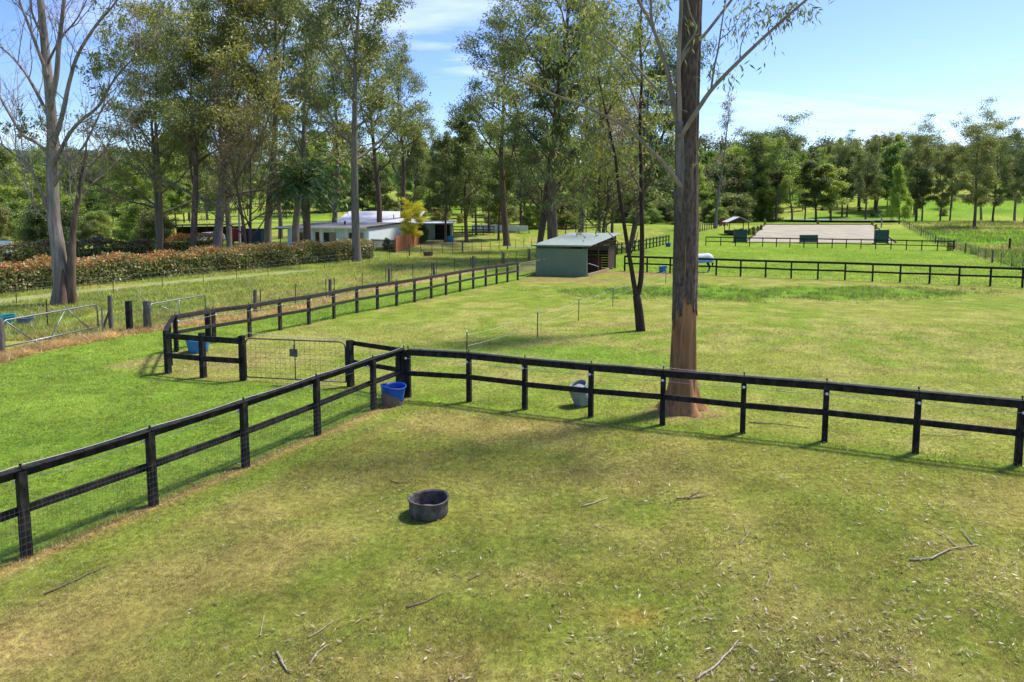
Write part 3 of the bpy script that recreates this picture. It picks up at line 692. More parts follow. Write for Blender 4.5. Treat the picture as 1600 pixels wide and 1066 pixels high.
# gates
def tube_gate(label, p, q, z0, z1, mat, r=.022, mesh=0, braces=(), mid=True, rail_mid=()):
    t = thing('farm_gate', label, 'gate', p)
    d = (q - p); L = d.length; d.z = 0; d.normalize(); up = Vector((0, 0, 1)); rc = .16
    P2 = lambda a, z: p + d * a + up * z
    ln = [P2(0, z0)]
    for c_, s0 in (((rc, z1 - rc), 180), ((L - rc, z1 - rc), 90)):
        for i in range(6): th = R(s0 - i * 18); ln.append(P2(c_[0] + rc * math.cos(th), c_[1] + rc * math.sin(th)))
    ln.append(P2(L, z0))
    b = MB(); b.tube(ln, r, 8, closed=False); b.tube([P2(0, z0), P2(L, z0)], r, 8)
    b.build('frame', M[mat], t, True)
    if mid: b = MB(); b.tube([P2(L / 2, z0), P2(L / 2, z1)], r * .8, 8); b.build('upright', M[mat], t, True)
    for a0, za, a1, zb in braces:
        b = MB(); b.tube([P2(a0 * L, za), P2(a1 * L, zb)], r * .75, 6); b.build('brace', M[mat], t, True)
    if mesh:
        b = MB(); n = int(L / mesh)
        for j in range(1, n): b.tube([P2(L * j / n, z0), P2(L * j / n, z1 - .01)], .0032, 4, False)
        for j in range(1, int((z1 - z0) / mesh)): b.tube([P2(0, z0 + j * mesh), P2(L, z0 + j * mesh)], .0032, 4, False)
        b.build('mesh_panel', M['wire'], t)
    return t, P2, L
gt, P2, GL = tube_gate('grey tubular gate with square wire mesh and a small dark plate in the middle', PL[2] + (GP - PL[2]).normalized() * .12, GP - (GP - PL[2]).normalized() * .14, .12, 1.28, 'dark_steel', .02, .15)
nrm = Vector((RDIR.y, -RDIR.x, 0))
b = MB(P2(GL / 2, .8) + nrm * .03, (RDIR.x, RDIR.y)); b.box(-.16, .12, -.008, .008, 0, .22); b.box(.0, .05, -.03, -.008, .12, .36); b.build('latch_plate', M['dark_steel'], gt)
tube_gate('long galvanised gate with slanting braces open to the green strip at far left', G(8, 553), G(154, 520), .25, 1.18, 'steel', .03, 0, ((.03, 1.12, .33, .05), (.42, .05, .62, 1.15), (.66, 1.15, .93, .1)), False)
tube_gate('galvanised gate with dark brace between the thick wired post and the back fence', G(236, 517), G(322, 498), .1, 1.12, 'steel', .028, .3, ((.18, .95, .7, .2),), True)
def plain_post(uv, h, r, mat, label, square=False, group='gate posts along the straw strip'):
    p = G(*uv); b = MB()
    if square: b.org = p; b.ex = Vector((1, 0, 0)); b.ey = Vector((0, 1, 0)); b.box(-r, r, -r, r, -.2, h, .005)
    else: b.tube([p + Vector((0, 0, -.2)), p + Vector((0, 0, h * .5)), p + Vector((.01, 0, h))], [r, r * .97, r * .92], 12, wob=.06)
    return tag(b.build('gate_post', M[mat]), label, 'post', group)
plain_post((2, 556), 1.3, .13, 'grey_post', 'stout weathered post holding the near end of the long galvanised gate')
plain_post((174, 517), 1.5, .09, 'grey_post', 'weathered post with a leaning stay beside the long galvanised gate')
plain_post((203, 519), 1.3, .1, 'black_rail', 'square black post standing in the straw between the two old gates', True)
plain_post((161, 522), 1.1, .035, 'steel', 'thin grey steel post at the latch end of the long galvanised gate')
plain_post((75, 513), 1.25, .025, 'rust', 'thin rusty star picket behind the long galvanised gate')
plain_post((326, 535), 1.3, .085, 'black_rail', 'extra black post doubled beside the back fence near its bend', True)
plain_post((1577, 392.5), 1.6, .09, 'shed_timber', 'lone dark post in the tussocky pasture at the far right', True)
b = MB(); b.beam(G(154, 520) + Vector((0, .3, .1)), G(174, 517) + Vector((0, .1, 1.1)), .07, .07); tag(b.build('timber_stay', M['grey_post']), 'slanting timber stay leaning against the weathered gate post', 'stay')

# ------------------------------------------------------------------ tubs and troughs
def tub(name, label, cat, p, r0, r1, h, mat, wall=.02, squash=1.0, rot=None, rim=True, mudmat=None, inner=None, group=None, fill=.12):
    t = thing(name, label, cat, p, group)
    prof = [(r0 * .94, 0), (r0, .03), (r0 + (r1 - r0) * .5, h * .5), (r1, h - .02), (r1 + .012, h), (r1 - wall * .5, h + .006), (r1 - wall, h - .02), (r0 + (r1 - r0) * .5 - wall, h * .5), (r0 - wall, fill * h)]
    n = 36; vs = []; ax = rot if rot is not None else Matrix.Identity(3)
    b = MB()
    k = len(prof)
    for i, (r, z) in enumerate(prof):
        for j in range(n):
            a = 2 * math.pi * j / n; w = 1 + .025 * math.sin(2 * a + 1) * (z / h)
            q = ax @ Vector((math.cos(a) * r * w, math.sin(a) * r * squash * w, z + .02 * math.sin(2 * a) * (z / h) * (h / .5)))
            vs.append(q + p)
    fs = [(i * n + j, i * n + (j + 1) % n, (i + 1) * n + (j + 1) % n, (i + 1) * n + j) for i in range(k - 1) for j in range(n)]
    fs.append(tuple(range(n))[::-1]); fs.append(tuple(range((k - 1) * n, k * n)))
    b.add(vs, fs); b.build('body', M[mat], t, True)
    if rim:
        b = MB(); b.tube([p + ax @ Vector((math.cos(2 * math.pi * j / 28) * (r1 + .012) * (1 + .025 * math.sin(4 * math.pi * j / 28 + 1)), math.sin(2 * math.pi * j / 28) * (r1 + .012) * squash * (1 + .025 * math.sin(4 * math.pi * j / 28 + 1)), h + .02 * math.sin(4 * math.pi * j / 28) * (h / .5))) for j in range(28)], .013, 6, False, closed=True)
        b.build('rim', M[mat], t, True)
    if mudmat:
        b = MB()
        vs = []; fs = []
        for j in range(n + 1):
            a = 2 * math.pi * j / n; hh = h * (.28 + .4 * max(0, math.sin(a * 1.0 - 2.6)) * 1 + .05 * math.sin(5 * a))
            for z in (0.0, hh * .5, hh):
                r = r0 + (r1 - r0) * z / h + .004
                vs.append(p + ax @ Vector((math.cos(a) * r * (1 + .025 * math.sin(2 * a + 1) * z / h), math.sin(a) * r * squash * (1 + .025 * math.sin(2 * a + 1) * z / h), z)))
        for j in range(n):
            for q in range(2): fs.append((j * 3 + q, j * 3 + 3 + q, j * 3 + 4 + q, j * 3 + 1 + q))
        b.add(vs, fs); b.build('mud_coat', M[mudmat], t, True)
    return t
p = G(670, 803)
tub('feed_ring', 'round black rubber feeder tub sitting alone in the foreground paddock', 'feeder tub', p, .318, .318, .28, 'rubber', .018, fill=.1)
# mud lying inside it
b = MB(); b.lathe([(.26, .03), (.25, .06), (.1, .075), (.02, .078)], 24, p); o = b.build('dry_feed', M['mud']); tag(o, 'dry muddy feed lying in the bottom of the black rubber feeder', 'feed')
tub('feed_bucket', 'bright blue plastic bucket with mud splashed side in the fence corner', 'bucket', G(613, 632), .27, .31, .5, 'blue_tub', .015, mudmat='mud', rot=Matrix.Rotation(R(4), 3, 'Y'))
rt = Matrix.Rotation(R(8), 3, 'X') @ Matrix.Rotation(R(-20), 3, 'Y')
tub('plastic_drum', 'grey plastic drum tilted on the grass behind the front fence', 'drum', G(912, 635) + Vector((0, .1, .055)), .23, .24, .52, 'drum', .012, rot=rt, rim=True, fill=.9)
tub('water_tub', 'light blue plastic tub inside the panel left of the mesh gate', 'tub', G(310, 550), .32, .38, .45, 'sky_tub', .015)
tub('water_tub', 'light blue plastic tub standing at the far fence beside the small dark tree', 'tub', G(1035.5, 426), .28, .33, .5, 'sky_tub', .015)
tub('water_trough', 'teal plastic tub at the left edge near the long galvanised gate', 'tub', G(2, 507), .46, .53, .38, 'teal_tub', .015)
tub('water_trough', 'grey blue plastic tub beside the teal tub at the left edge', 'tub', G(40, 508), .28, .32, .34, 'grey_tub', .015)
tub('water_tub', 'small blue tub by the fence behind the big trunk', 'tub', G(1044, 386), .3, .36, .5, 'blue_tub', .015)
tub('rubbish_tub', 'blue tub standing outside the dark doorway of the small yard building', 'tub', PG(702, 106), .6, .65, .9, 'sky_tub', .02)
tub('tyre_feeder', 'black tyre feeder lying in the grass before the yard gate', 'feeder tub', G(669, 400), .5, .55, .45, 'rubber', .05)

# ------------------------------------------------------------------ stable shed
sx = Vector((.966, -.26, 0)); O = SHED0.copy(); Lw = 4.0; D = 8.6
ey_ = Vector((.40, .915, 0))
def SH(a, b_, z): return O + sx * a + ey_ * b_ + Vector((0, 0, z))
shed = thing('stable_shed', 'low green sheet metal stable shed with skillion roof and open side', 'shed', O)
def quadbox(b, p4, z0, z1):
    vs = [SH(a, c_, z0) for a, c_ in p4] + [SH(a, c_, z1) for a, c_ in p4]
    b.add(vs, [(0, 3, 2, 1), (4, 5, 6, 7), (0, 1, 5, 4), (1, 2, 6, 5), (2, 3, 7, 6), (3, 0, 4, 7)])
b = MB()
nrib = 40                                            # sheet with shallow ribs
fv = []
for i in range(nrib * 4 + 1):
    a = Lw * i / (nrib * 4); off = -.018 if i % 4 in (1, 2) else 0
    fv += [SH(a, off, .02), SH(a, off, 2.12)]
b.add(fv, [(2 * i, 2 * i + 2, 2 * i + 3, 2 * i + 1) for i in range(nrib * 4)]); quadbox(b, [(0, .02), (Lw, .02), (Lw, .06), (0, .06)], .0, 2.1)
b.build('front_wall', M['green_steel'], shed)
b = MB(); quadbox(b, [(Lw - .02, -.035), (Lw + .03, -.035), (Lw + .03, .05), (Lw - .02, .05)], 0, 2.14); b.build('corner_trim', M['roof_green'], shed)
b = MB(); quadbox(b, [(0, .07), (.04, .07), (.04, D), (0, D)], 0, 2.5); b.build('left_wall', M['green_steel'], shed)
b = MB()
for z in np.arange(0.05, 2.9, .22): quadbox(b, [(.05, D - .05), (Lw - .02, D - .05), (Lw - .02, D), (.05, D)], z, z + .2)
b.build('rear_wall', M['shed_timber'], shed)
b = MB()
for z in (1.55, 1.8, 2.05, 2.3): quadbox(b, [(1.0, D - .09), (Lw - .3, D - .09), (Lw - .3, D - .055), (1.0, D - .055)], z, z + .21)
b.build('pale_boards', M['pale_timber'], shed)
for c_, hh in ((.15, 2.35), (3.2, 2.6), (D - .1, 3.0)):
    b = MB(); b.tube([SH(Lw - .06, c_, -.1), SH(Lw - .06, c_, hh)], [.08, .07], 8, wob=.1); b.build('post', M['shed_timber'], shed)
b = MB(); quadbox(b, [(.05, 4.4), (Lw - .1, 4.4), (Lw - .1, 4.46), (.05, 4.46)], 0, 1.25); b.build('divider', M['shed_timber'], shed)
b = MB()
for z in np.arange(.1, 1.9, .24): quadbox(b, [(Lw - .12, 6.3), (Lw - .07, 6.3), (Lw - .07, D), (Lw - .12, D)], z, z + .22)
b.build('side_boards', M['shed_timber'], shed)
b = MB(); b.beam(SH(Lw + .02, .2, .1), SH(Lw + .02, 6.2, .1), .12, .18); b.build('kickboard', M['pale_timber'], shed)
def zr(c_): return 2.36 + .074 * c_
b = MB()
rv = []; nr = 44
for i in range(nr * 2 + 1):
    a = -.25 + (Lw + .65) * i / (nr * 2); o_ = .022 * (i % 2)
    for c_ in (-.3, D + .3): rv.append(SH(a, c_, zr(c_) + o_ + .05))
b.add(rv, [(2 * i, 2 * i + 2, 2 * i + 3, 2 * i + 1) for i in range(nr * 2)]); b.build('roof', M['roof_green'], shed)
b = MB()
for c_ in np.arange(.1, D, 1.4): b.beam(SH(-.1, c_, zr(c_) - .05), SH(Lw + .2, c_, zr(c_) - .05), .07, .14)
b.build('rafters', M['shed_timber'], shed)
b = MB(); b.beam(SH(-.26, -.29, zr(-.3) + .015), SH(Lw + .41, -.29, zr(-.3) + .015), .03, .11); b.build('fascia', M['roof_green'], shed)
b = MB(); b.beam(SH(0.05, .12, 2.3), SH(Lw, .12, 2.3), .06, .12); b.build('lintel', M['shed_timber'], shed)
b = MB(SH(.72, -.06, 1.28), (sx.x, sx.y)); b.box(-.1, .1, -.02, .02, -.09, .09); tag(b.build('wall_plate', M['pale_timber']), 'small pale insulator plate on the green shed wall', 'plate')
b = MB(); b.tube([BK[-1] + Vector((0, 0, 1.2)), SH(.72, -.09, 1.3)], .006, 4); b.tube([BK[-1] + Vector((0, 0, .15)), SH(.0, -.05, .2)], .01, 4); tag(b.build('electric_line', M['tape']), 'white electric line from the back fence end to the shed wall', 'line')
b = MB(); b.tube([SH(Lw + .04, .3, 1.0), SH(Lw + .1, 2.0, .72), SH(Lw + .02, 3.2, .5)], .02, 6); tag(b.build('stall_rope', M['tape']), 'slack white rope across the open side of the shed', 'rope')

# ------------------------------------------------------------------ house and yard
HO = Vector((-19.3, 92, 0)); hx = (.97, -.25)
house = thing('house', 'long low white house with pale blue end wall and flat grey roof', 'house', HO)
def hb(): return MB(HO, hx)
W_, DP = 12.3, 11
def win(a0, a1, z0, z1, door=False):
    w = hb(); w.box(-a1 - .06, -a0 + .06, -.05, .0, z0 - .06, z1 + .06); f = w.build('door_frame' if door else 'window', M['white_paint'], house)
    w = hb(); w.box(-a1, -a0, -.075, -.052, z0, z1); w.build('door_leaf' if door else 'pane', M['shed_timber'] if door else M['glass'], f)
    if not door:
        for q0, q1 in ((a0, a0 + (a1 - a0) * .55),):
            w = hb(); w.box(-q1, -q0 - .02, -.082, -.077, z0 + .02, z1 - .02); w.build('curtain', M['curtain'], f)
b = hb(); b.box(-W_, 0, .02, .3, 0, 2.75); b.build('front_wall', M['blue_wall'], house)
for a in (0.05, 3.05, 5.15, 6.85, 8.35, 11.1):
    b = hb(); b.box(-a - (.75 if a > 10 else .4), -a, -.05, .018, 0, 2.7); b.build('pilaster', M['white_paint'], house)

b = hb(); b.box(-W_ - .1, .05, -.35, -.06, 0, .62); b.build('base_wall', M['white_wall'], house)
for q in ((.75, 2.9, .8, 2.1), (4.9 - .1, 6.7, .8, 2.1), (8.7, 10.9, .8, 2.1)): win(*q)
win(7.35, 7.95, .4, 2.15, True)
b = hb()
fv = [(-.02, .31, 0), (-.02, DP, 0), (-.02, DP, 3.15), (-.02, .31, 2.75)]; fw = [(-.3, y, z) for _, y, z in fv]
b.add(fv + fw, [(0, 1, 2, 3), (7, 6, 5, 4), (0, 3, 7, 4), (3, 2, 6, 7), (2, 1, 5, 6), (1, 0, 4, 5)]); b.build('end_wall', M['white_wall'], house)
b = hb(); b.box(-W_, -.31, DP - .25, DP, 0, 3.1); b.box(-W_, -W_ + .25, .31, DP - .26, 0, 2.9); b.build('rear_walls', M['blue_wall'], house)
b = hb()
rv = [(-W_ - 1.2, -.9, 2.74), (.12, -.9, 2.74), (.12, DP + .3, 3.2), (-W_ - 1.2, DP + .3, 3.2)]
b.add(rv + [(x, y, z + .1) for x, y, z in rv], [(0, 3, 2, 1), (4, 5, 6, 7), (0, 1, 5, 4), (1, 2, 6, 5), (2, 3, 7, 6), (3, 0, 4, 7)]); rf = b.build('roof', M['grey_roof'], house)
b = hb(); b.box(-W_ - 1.25, .17, -.97, -.91, 2.66, 2.87); b.build('fascia', M['white_paint'], house)
b = hb(); b.beam((.16, -.9, 2.8), (.16, DP + .3, 3.27), .05, .2); b.build('barge_board', M['dark_roof'], house)
b = hb(); b.box(-6.3, -6.1, 5, 5.2, 3.05, 3.6); b.build('vent_pipe', M['dark_steel'], rf)
b = hb(); b.box(-W_ - 4.2, -W_ - 1.25, .2, 5, 2.45, 2.55); b.build('carport_roof', M['dark_roof'], house)
for a in (-W_ - 4.1, -W_ - 1.4):
    b = hb(); b.box(a, a + .1, .25, .35, 0, 2.45); b.build('carport_post', M['dark_steel'], house)
# white roofed shed behind
wsd = thing('white_shed', 'white sheet roofed shed standing behind the flat roofed house', 'shed', Vector((-30.4, 118, 0)))
z0 = float(tz(0, 120))
def wb(): return MB(Vector((-30.6, 119, z0)), (1, -.05))
b = wb(); b.box(0, 13.7, 0, 9, -.5, 2.75 - z0); b.build('wall', M['white_paint'], wsd)
b = wb(); rv = [(-.3, -.4, 2.95 - z0), (14, -.4, 2.95 - z0), (14, 9.3, 4.9 - z0), (-.3, 9.3, 4.9 - z0)]
b.add(rv + [(x, y, z + .08) for x, y, z in rv], [(0, 3, 2, 1), (4, 5, 6, 7), (0, 1, 5, 4), (1, 2, 6, 5), (2, 3, 7, 6), (3, 0, 4, 7)]); b.build('roof', M['white_roof'], wsd)
b = wb(); b.tube([(9.6, 2.5, 3.2 - z0), (9.6, 2.5, 4.4 - z0)], .08, 8); b.build('flue', M['dark_steel'], wsd)
# small yard building
sm = thing('yard_building', 'small grey green yard building with dark open doorway', 'outbuilding', PG(652, 110))
def yb(): return MB(Vector((-15.4, 110, float(tz(0, 110)))), (1, 0.02))
b = yb(); b.box(0, 3.0, 0, .2, -.3, 2.5); b.box(5.4, 5.7, 0, 4, -.3, 2.5); b.box(0, .2, .21, 4, -.3, 2.5); b.box(.21, 5.39, 3.8, 4, -.3, 2.5); b.build('wall', M['jade_wall'], sm)
b = yb(); b.box(3.02, 5.38, .5, .6, -.3, 2.4); b.build('doorway_shade', M['near_black'], sm)  # dark panel set across the doorway in place of the shade inside
b = yb(); b.box(1.1, 2.1, -.04, .0, .9, 1.8); f = b.build('window', M['pale_timber'], sm)
b = yb(); b.box(1.2, 2.0, -.06, -.042, 1.0, 1.7); b.build('pane', M['glass'], f)
b = yb(); b.add([(-.4, -.5, 2.52), (6, -.5, 2.52), (6, 4.3, 2.85), (-.4, 4.3, 2.85), (-.4, -.5, 2.68), (6, -.5, 2.68), (6, 4.3, 3.0), (-.4, 4.3, 3.0)], [(0, 3, 2, 1), (4, 5, 6, 7), (0, 1, 5, 4), (1, 2, 6, 5), (2, 3, 7, 6), (3, 0, 4, 7)]); b.build('roof', M['white_roof'], sm)
# brush fence and lattice
bf = thing('brush_fence', 'orange brush fence panels running back beside the house end wall', 'fence', G(617, 395))
q0, q1 = G(618, 395), G(655, 381.5); e = (q1 - q0); n = 6
for i in range(n):
    a = q0 + e * (i / n); c_ = q0 + e * ((i + .96) / n); b = MB(); b.beam(a + Vector((0, 0, .95)), c_ + Vector((0, 0, .95 + .03 * rnd.random())), .12, 1.9); b.build('panel', M['brush'], bf)
lf = thing('lattice_fence', 'dark slatted screen below the white end wall of the house', 'fence', G(581, 392))
q0, q1 = G(580, 392), G(617, 394)
for i in range(22):
    a = q0.lerp(q1, i / 21); b = MB(); b.box(0, 0, 0, 0, 0, 0) if False else None; b.beam(a, a + Vector((0, 0, 1.5)), .1, .04, (0, 1, 0)); b.build('slat', M['dark_roof'], lf)
b = MB(); b.beam(q0 + Vector((0, .04, .3)), q1 + Vector((0, .04, .3)), .05, .08); b.beam(q0 + Vector((0, .04, 1.3)), q1 + Vector((0, .04, 1.3)), .05, .08); b.build('rail', M['dark_roof'], lf)
# white panelled enclosure
we = thing('panel_enclosure', 'low white panelled enclosure with dark top rail among the yard trees', 'enclosure', PG(740, 125))
q0 = PG(737, 128); q1 = PG(826, 121)
for i in range(6):
    a = q0.lerp(q1, i / 6); c_ = q0.lerp(q1, (i + .93) / 6); a.z = c_.z = float(tz(0, 124)); b = MB(); b.beam(a + Vector((0, 0, .75)), c_ + Vector((0, 0, .75)), .06, 1.1); b.build('panel', M['white_paint'], we)
    b = MB(); b.beam(c_ + Vector((.2, 0, -.1)), c_ + Vector((.2, 0, 1.6)), .14, .14, (0, 1, 0)); b.build('post', M['dark_roof'], we)
b = MB(); b.beam(q0 + Vector((0, 0, 1.5)), q1 + Vector((0, 0, 1.5)), .12, .14); b.build('top_rail', M['dark_roof'], we)
rail_fence('dark timber yard rails behind the small outbuilding', [PG(u, 118) for u in (708, 722, 738, 755, 772)], pin=False, mat='black_rail', top_on=False, h=1.6, rails=((1.45, .15), (.95, .15), (.45, .15)))
rail_fence('distant brown yard rails seen between the pale trunk and the shed roof', [PG(u, 118 + i) for i, u in enumerate((868, 884, 900, 916, 932, 948))], pin=False, mat='shed_timber', top_on=False, h=1.7, rails=((1.5, .18), (1.0, .18)))
# open machinery shed, ute, tanks
ms = thing('machinery_shed', 'long open sided shed with thin dark roof and posts behind the hedge', 'shed', PG(262, 112))
q0 = PG(260, 110); q1 = PG(372, 112); zb = 0.5
b = MB(); b.beam(q0 + Vector((-1, 0, 2.3)), q1 + Vector((0, 0, 2.4)), 7, .14); b.build('roof', M['dark_roof'], ms)
for i in range(7):
    a = q0.lerp(q1, i / 6); b = MB(); b.beam(a + Vector((0, -3, -.5)), a + Vector((0, -3, 2.25)), .13, .13, (0, 1, 0)); b.build('post', M['shed_timber'], ms)
b = MB(); b.beam(q0 + Vector((0, 3, .9)), q1 + Vector((0, 3, .9)), .15, 2.2); b.build('rear_wall', M['shed_timber'], ms)
def vehicle(p, rot, label, paint):
    t = thing('parked_car', label, 'car', p)
    cs, sn = math.cos(rot), math.sin(rot)
    def vb(): return MB(p, (cs, sn))
    b = vb(); prof = [(-2.3, .45), (-2.25, .95), (-1.5, 1.05), (-.9, 1.6), (1.5, 1.66), (2.2, 1.1), (2.25, .45)]
    vs = [(x, -.85, z) for x, z in prof] + [(x, .85, z) for x, z in prof]; k = len(prof)
    b.add(vs, [tuple(range(k)), tuple(range(k, 2 * k))[::-1]] + [(i, i + k, (i + 1) % k + k, (i + 1) % k) for i in range(k)]); b.build('body', paint, t, bevel=.06)
    b = vb(); b.box(-.75, 1.4, -.87, -.851, 1.1, 1.52); b.box(-.75, 1.4, .851, .87, 1.1, 1.52); b.build('side_glass', M['glass'], t)
    b = vb(); b.add([(-1.46, -.7, 1.1), (-1.46, .7, 1.1), (-.95, .7, 1.58), (-.95, -.7, 1.58)], [(0, 1, 2, 3)]); b.build('windscreen', M['glass'], t)
    for x in (-1.45, 1.4):
        for y in (-.86, .86):
            w = MB(); c_ = p + Vector((cs * x - sn * y, sn * x + cs * y, .36)); nrm_ = Vector((-sn, cs, 0))
            w.lathe([(.1, -.12), (.34, -.12), (.36, -.06), (.36, .06), (.34, .12), (.1, .12)], 18, c_, nrm_.to_track_quat('Z', 'Y').to_matrix()); w.build('wheel', M['rubber'], t, True)
    for y in (-.6, .6):
        w = vb(); w.box(-2.31, -2.26, y - .16, y + .16, .72, .9); w.build('headlight', M['white_paint'], t)
    return t
vehicle(PG(327, 104), R(70), 'pale blue car parked under the open machinery shed', M['car_paint'])
b = MB(PG(358, 102), (1, 0)); b.box(-.2, 2.1, 0, 1.6, .4, 2.3); rb = thing('horse_float', 'dark red horse float standing between the gum trunks', 'trailer', PG(365, 102)); b.build('body', M['red_paint'], rb, bevel=.08)
for x in (.3, 1.6):
    b = MB(); b.lathe([(.1, -.1), (.32, -.1), (.32, .1), (.1, .1)], 16, PG(358, 102) + Vector((x, -.05, .33)), Matrix.Rotation(R(90), 3, 'X')); b.build('wheel', M['rubber'], rb)
b = MB(PG(358, 102), (1, 0)); b.box(-.1, 2.0, -.02, -.003, 1.4, 2.0); b.build('door_panel', M['red_paint'], rb)
ct = thing('sheet_shed', 'blue grey corrugated sheet shed behind the forked gum trunks', 'shed', PG(390, 100)); q = PG(377, 100)
b = MB(); vs = []
for i in range(61): x = q.x + 2.7 * i / 60; vs += [Vector((x, q.y + .03 * (i % 2), -.2)), Vector((x, q.y + .03 * (i % 2), 2.3))]
b.add(vs, [(2 * i, 2 * i + 2, 2 * i + 3, 2 * i + 1) for i in range(60)]); b.box(q.x, q.x + 2.7, q.y + .06, q.y + 2.5, -.2, 2.28); b.build('wall', M['corr_blue'], ct)
b = MB(); b.box(q.x - .15, q.x + 2.85, q.y - .2, q.y + 2.7, 2.31, 2.4); b.build('roof', M['dark_roof'], ct)
b = MB(q + Vector((0.05, -.02, 0)), (1, 0)); b.box(0, .7, -.03, 0, 0, 2.0); b.build('door', M['near_black'], ct)
pp_ = PG(373, 76); pl = thing('power_pole', 'pale slim power pole between the gum trunks behind the hedge', 'pole', pp_)
b = MB(); b.tube([pp_, pp_ + Vector((.03, 0, 6.3))], [.13, .1], 10); b.build('shaft', M['pole'], pl)
b = MB(); b.beam(pp_ + Vector((-.4, 0, 6.0)), pp_ + Vector((.5, 0, 6.0)), .07, .09); b.build('crossarm', M['grey_post'], pl)
b = MB(); a = pp_ + Vector((0, 0, 6.1)); c_ = P(-60, 326, 60); b.tube([a.lerp(c_, i / 12) + Vector((0, 0, -.5 * 4 * (i / 12) * (1 - i / 12))) for i in range(13)], .018, 4); tag(b.build('power_line', M['wire']), 'sagging power line running left from the pale pole', 'power line')
for u0, u1, Y, z1, lab in ((-20, 14, 72, 1.9, 'pale blue sheet wall corner at the left edge above the hedge'), (143, 159, 78, 2.0, 'blue grey sheet panel behind the double trunked bare tree')):
    a, c_ = PG(u0, Y), PG(u1, Y); b = MB(a, (1, 0)); b.box(0, c_.x - a.x, 0, .08, -.1, z1); tt = thing('sheet_wall', lab, 'wall', a); b.build('sheet', M['corr_blue'] if u0 > 0 else M['white_wall'], tt)
    b = MB(a, (1, 0)); b.box(-.05, c_.x - a.x + .05, -.02, .1, z1 + .003, z1 + .06); b.build('capping', M['dark_steel'], tt)

# ------------------------------------------------------------------ arena furniture
def panel_stand(uv, w, h, label):
    p = G(*uv); t = thing('panel_stand', label, 'jump panel', p, 'dark green panel stands along the arena')
    b = MB(p, (1, 0)); b.box(-w / 2 + .06, w / 2 - .06, .0, .12, .15, h - .06); b.build('panel', M['teal_panel'], t)
    for x in (-w / 2, w / 2 - .06): b = MB(p, (1, 0)); b.box(x, x + .06, -.06, .18, 0, h + .02); b.build('post', M['dark_steel'], t)
    b = MB(p, (1, 0)); b.box(-w / 2 + .061, w / 2 - .061, -.04, .16, h - .058, h); b.box(-w / 2 + .061, w / 2 - .061, -.02, -.003, h * .5 - .03, h * .5 + .03)
    for x in (-w / 4, 0, w / 4): b.box(x - .03, x + .03, -.018, -.004, .16, h * .5 - .031)
    b.build('frame', M['dark_steel'], t)
    for x in (-w / 2 + .03, w / 2 - .03): b = MB(p, (1, 0)); b.box(x - .04, x + .04, -.5, .6, .02, .09); b.build('foot', M['dark_steel'], t)
panel_stand((1156.5, 379.6), 2.0, 2.05, 'tall dark green panel stand in front of the gabled shelter')
panel_stand((1263.5, 380.3), 2.7, 1.25, 'low wide dark green panel stand in the middle of the arena front')
panel_stand((1377, 381.4), 2.1, 2.1, 'tall dark green panel stand at the right front corner of the arena')
gp = G(1154, 368); gs = thing('gabled_shelter', 'small open shelter with white gabled roof beside the sand arena', 'shelter', gp)
gw, gd, ge, gr = 3.3, 2.6, 2.3, 3.1
for x in (-gw / 2, gw / 2):
    for y in (0, gd):
        b = MB(gp, (1, 0)); b.box(x - .06, x + .06, y - .06, y + .06, -.3, ge); b.build('post', M['shed_timber'], gs)
b = MB(gp, (1, 0))
for s_ in (-1, 1):
    rv = [(0, -.4, gr), (s_ * (gw / 2 + .4), -.4, ge - .1), (s_ * (gw / 2 + .4), gd + .4, ge - .1), (0, gd + .4, gr)]
    b.add(rv + [(x, y, z + .07) for x, y, z in rv], [(0, 1, 2, 3), (7, 6, 5, 4), (0, 4, 5, 1), (1, 5, 6, 2), (2, 6, 7, 3), (3, 7, 4, 0)])
b.build('roof', M['white_roof'], gs)
b = MB(gp, (1, 0)); b.add([(-gw / 2, -.02, ge), (gw / 2, -.02, ge), (0, -.02, gr - .03), (-gw / 2, .06, ge), (gw / 2, .06, ge), (0, .06, gr - .03)], [(0, 1, 2), (5, 4, 3), (0, 3, 4, 1), (1, 4, 5, 2), (2, 5, 3, 0)]); b.build('gable', M['shed_timber'], gs)
b = MB(gp, (1, 0)); b.box(-gw / 2 + .07, gw / 2 - .07, -.05, 0.03, .35, .75); b.box(-gw / 2 + .07, gw / 2 - .07, gd - .03, gd + .05, .3, .8); b.build('wall_boards', M['dark_roof'], gs)
b = MB(gp, (1, 0)); b.box(-gw / 2 + .1, gw / 2 - .1, .1, gd - .1, .2, .3); b.build('floor', M['shed_timber'], gs)
lp_ = G(1377, 356); b = MB(); lt = thing('arena_post', 'leaning pale metal post with angled top behind the right green stand', 'post', lp_)
b.tube([lp_, lp_ + Vector((0, 0, 1.7))], .14, 8); b.build('shaft', M['steel'], lt); b = MB(); b.beam(lp_ + Vector((.1, 0, 1.6)), lp_ + Vector((-.55, 0, 2.5)), .3, .12); b.build('top_arm', M['steel'], lt)
for i, (u, v) in enumerate(((1128, 353.5), (1134, 354))):
    p = G(u, v); t = thing('jump_wing', ('left' if i == 0 else 'right') + ' one of two red jump wings beside the gabled shelter', 'jump wing', p, 'red jump wings')
    for x in (-.3, .3): b = MB(p, (1, 0)); b.box(x - .06, x + .06, -.06, .06, 0, 1.6); b.build('post', M['red_paint'], t)
    b = MB(p, (1, 0))
    for z in (.3, .8, 1.3): b.box(-.24, .24, -.03, .03, z, z + .14)
    b.build('rungs', M['red_paint'], t)
edge = thing('arena_edging', 'dark timber edging boards along both sides of the sand arena', 'edging', AR[0])
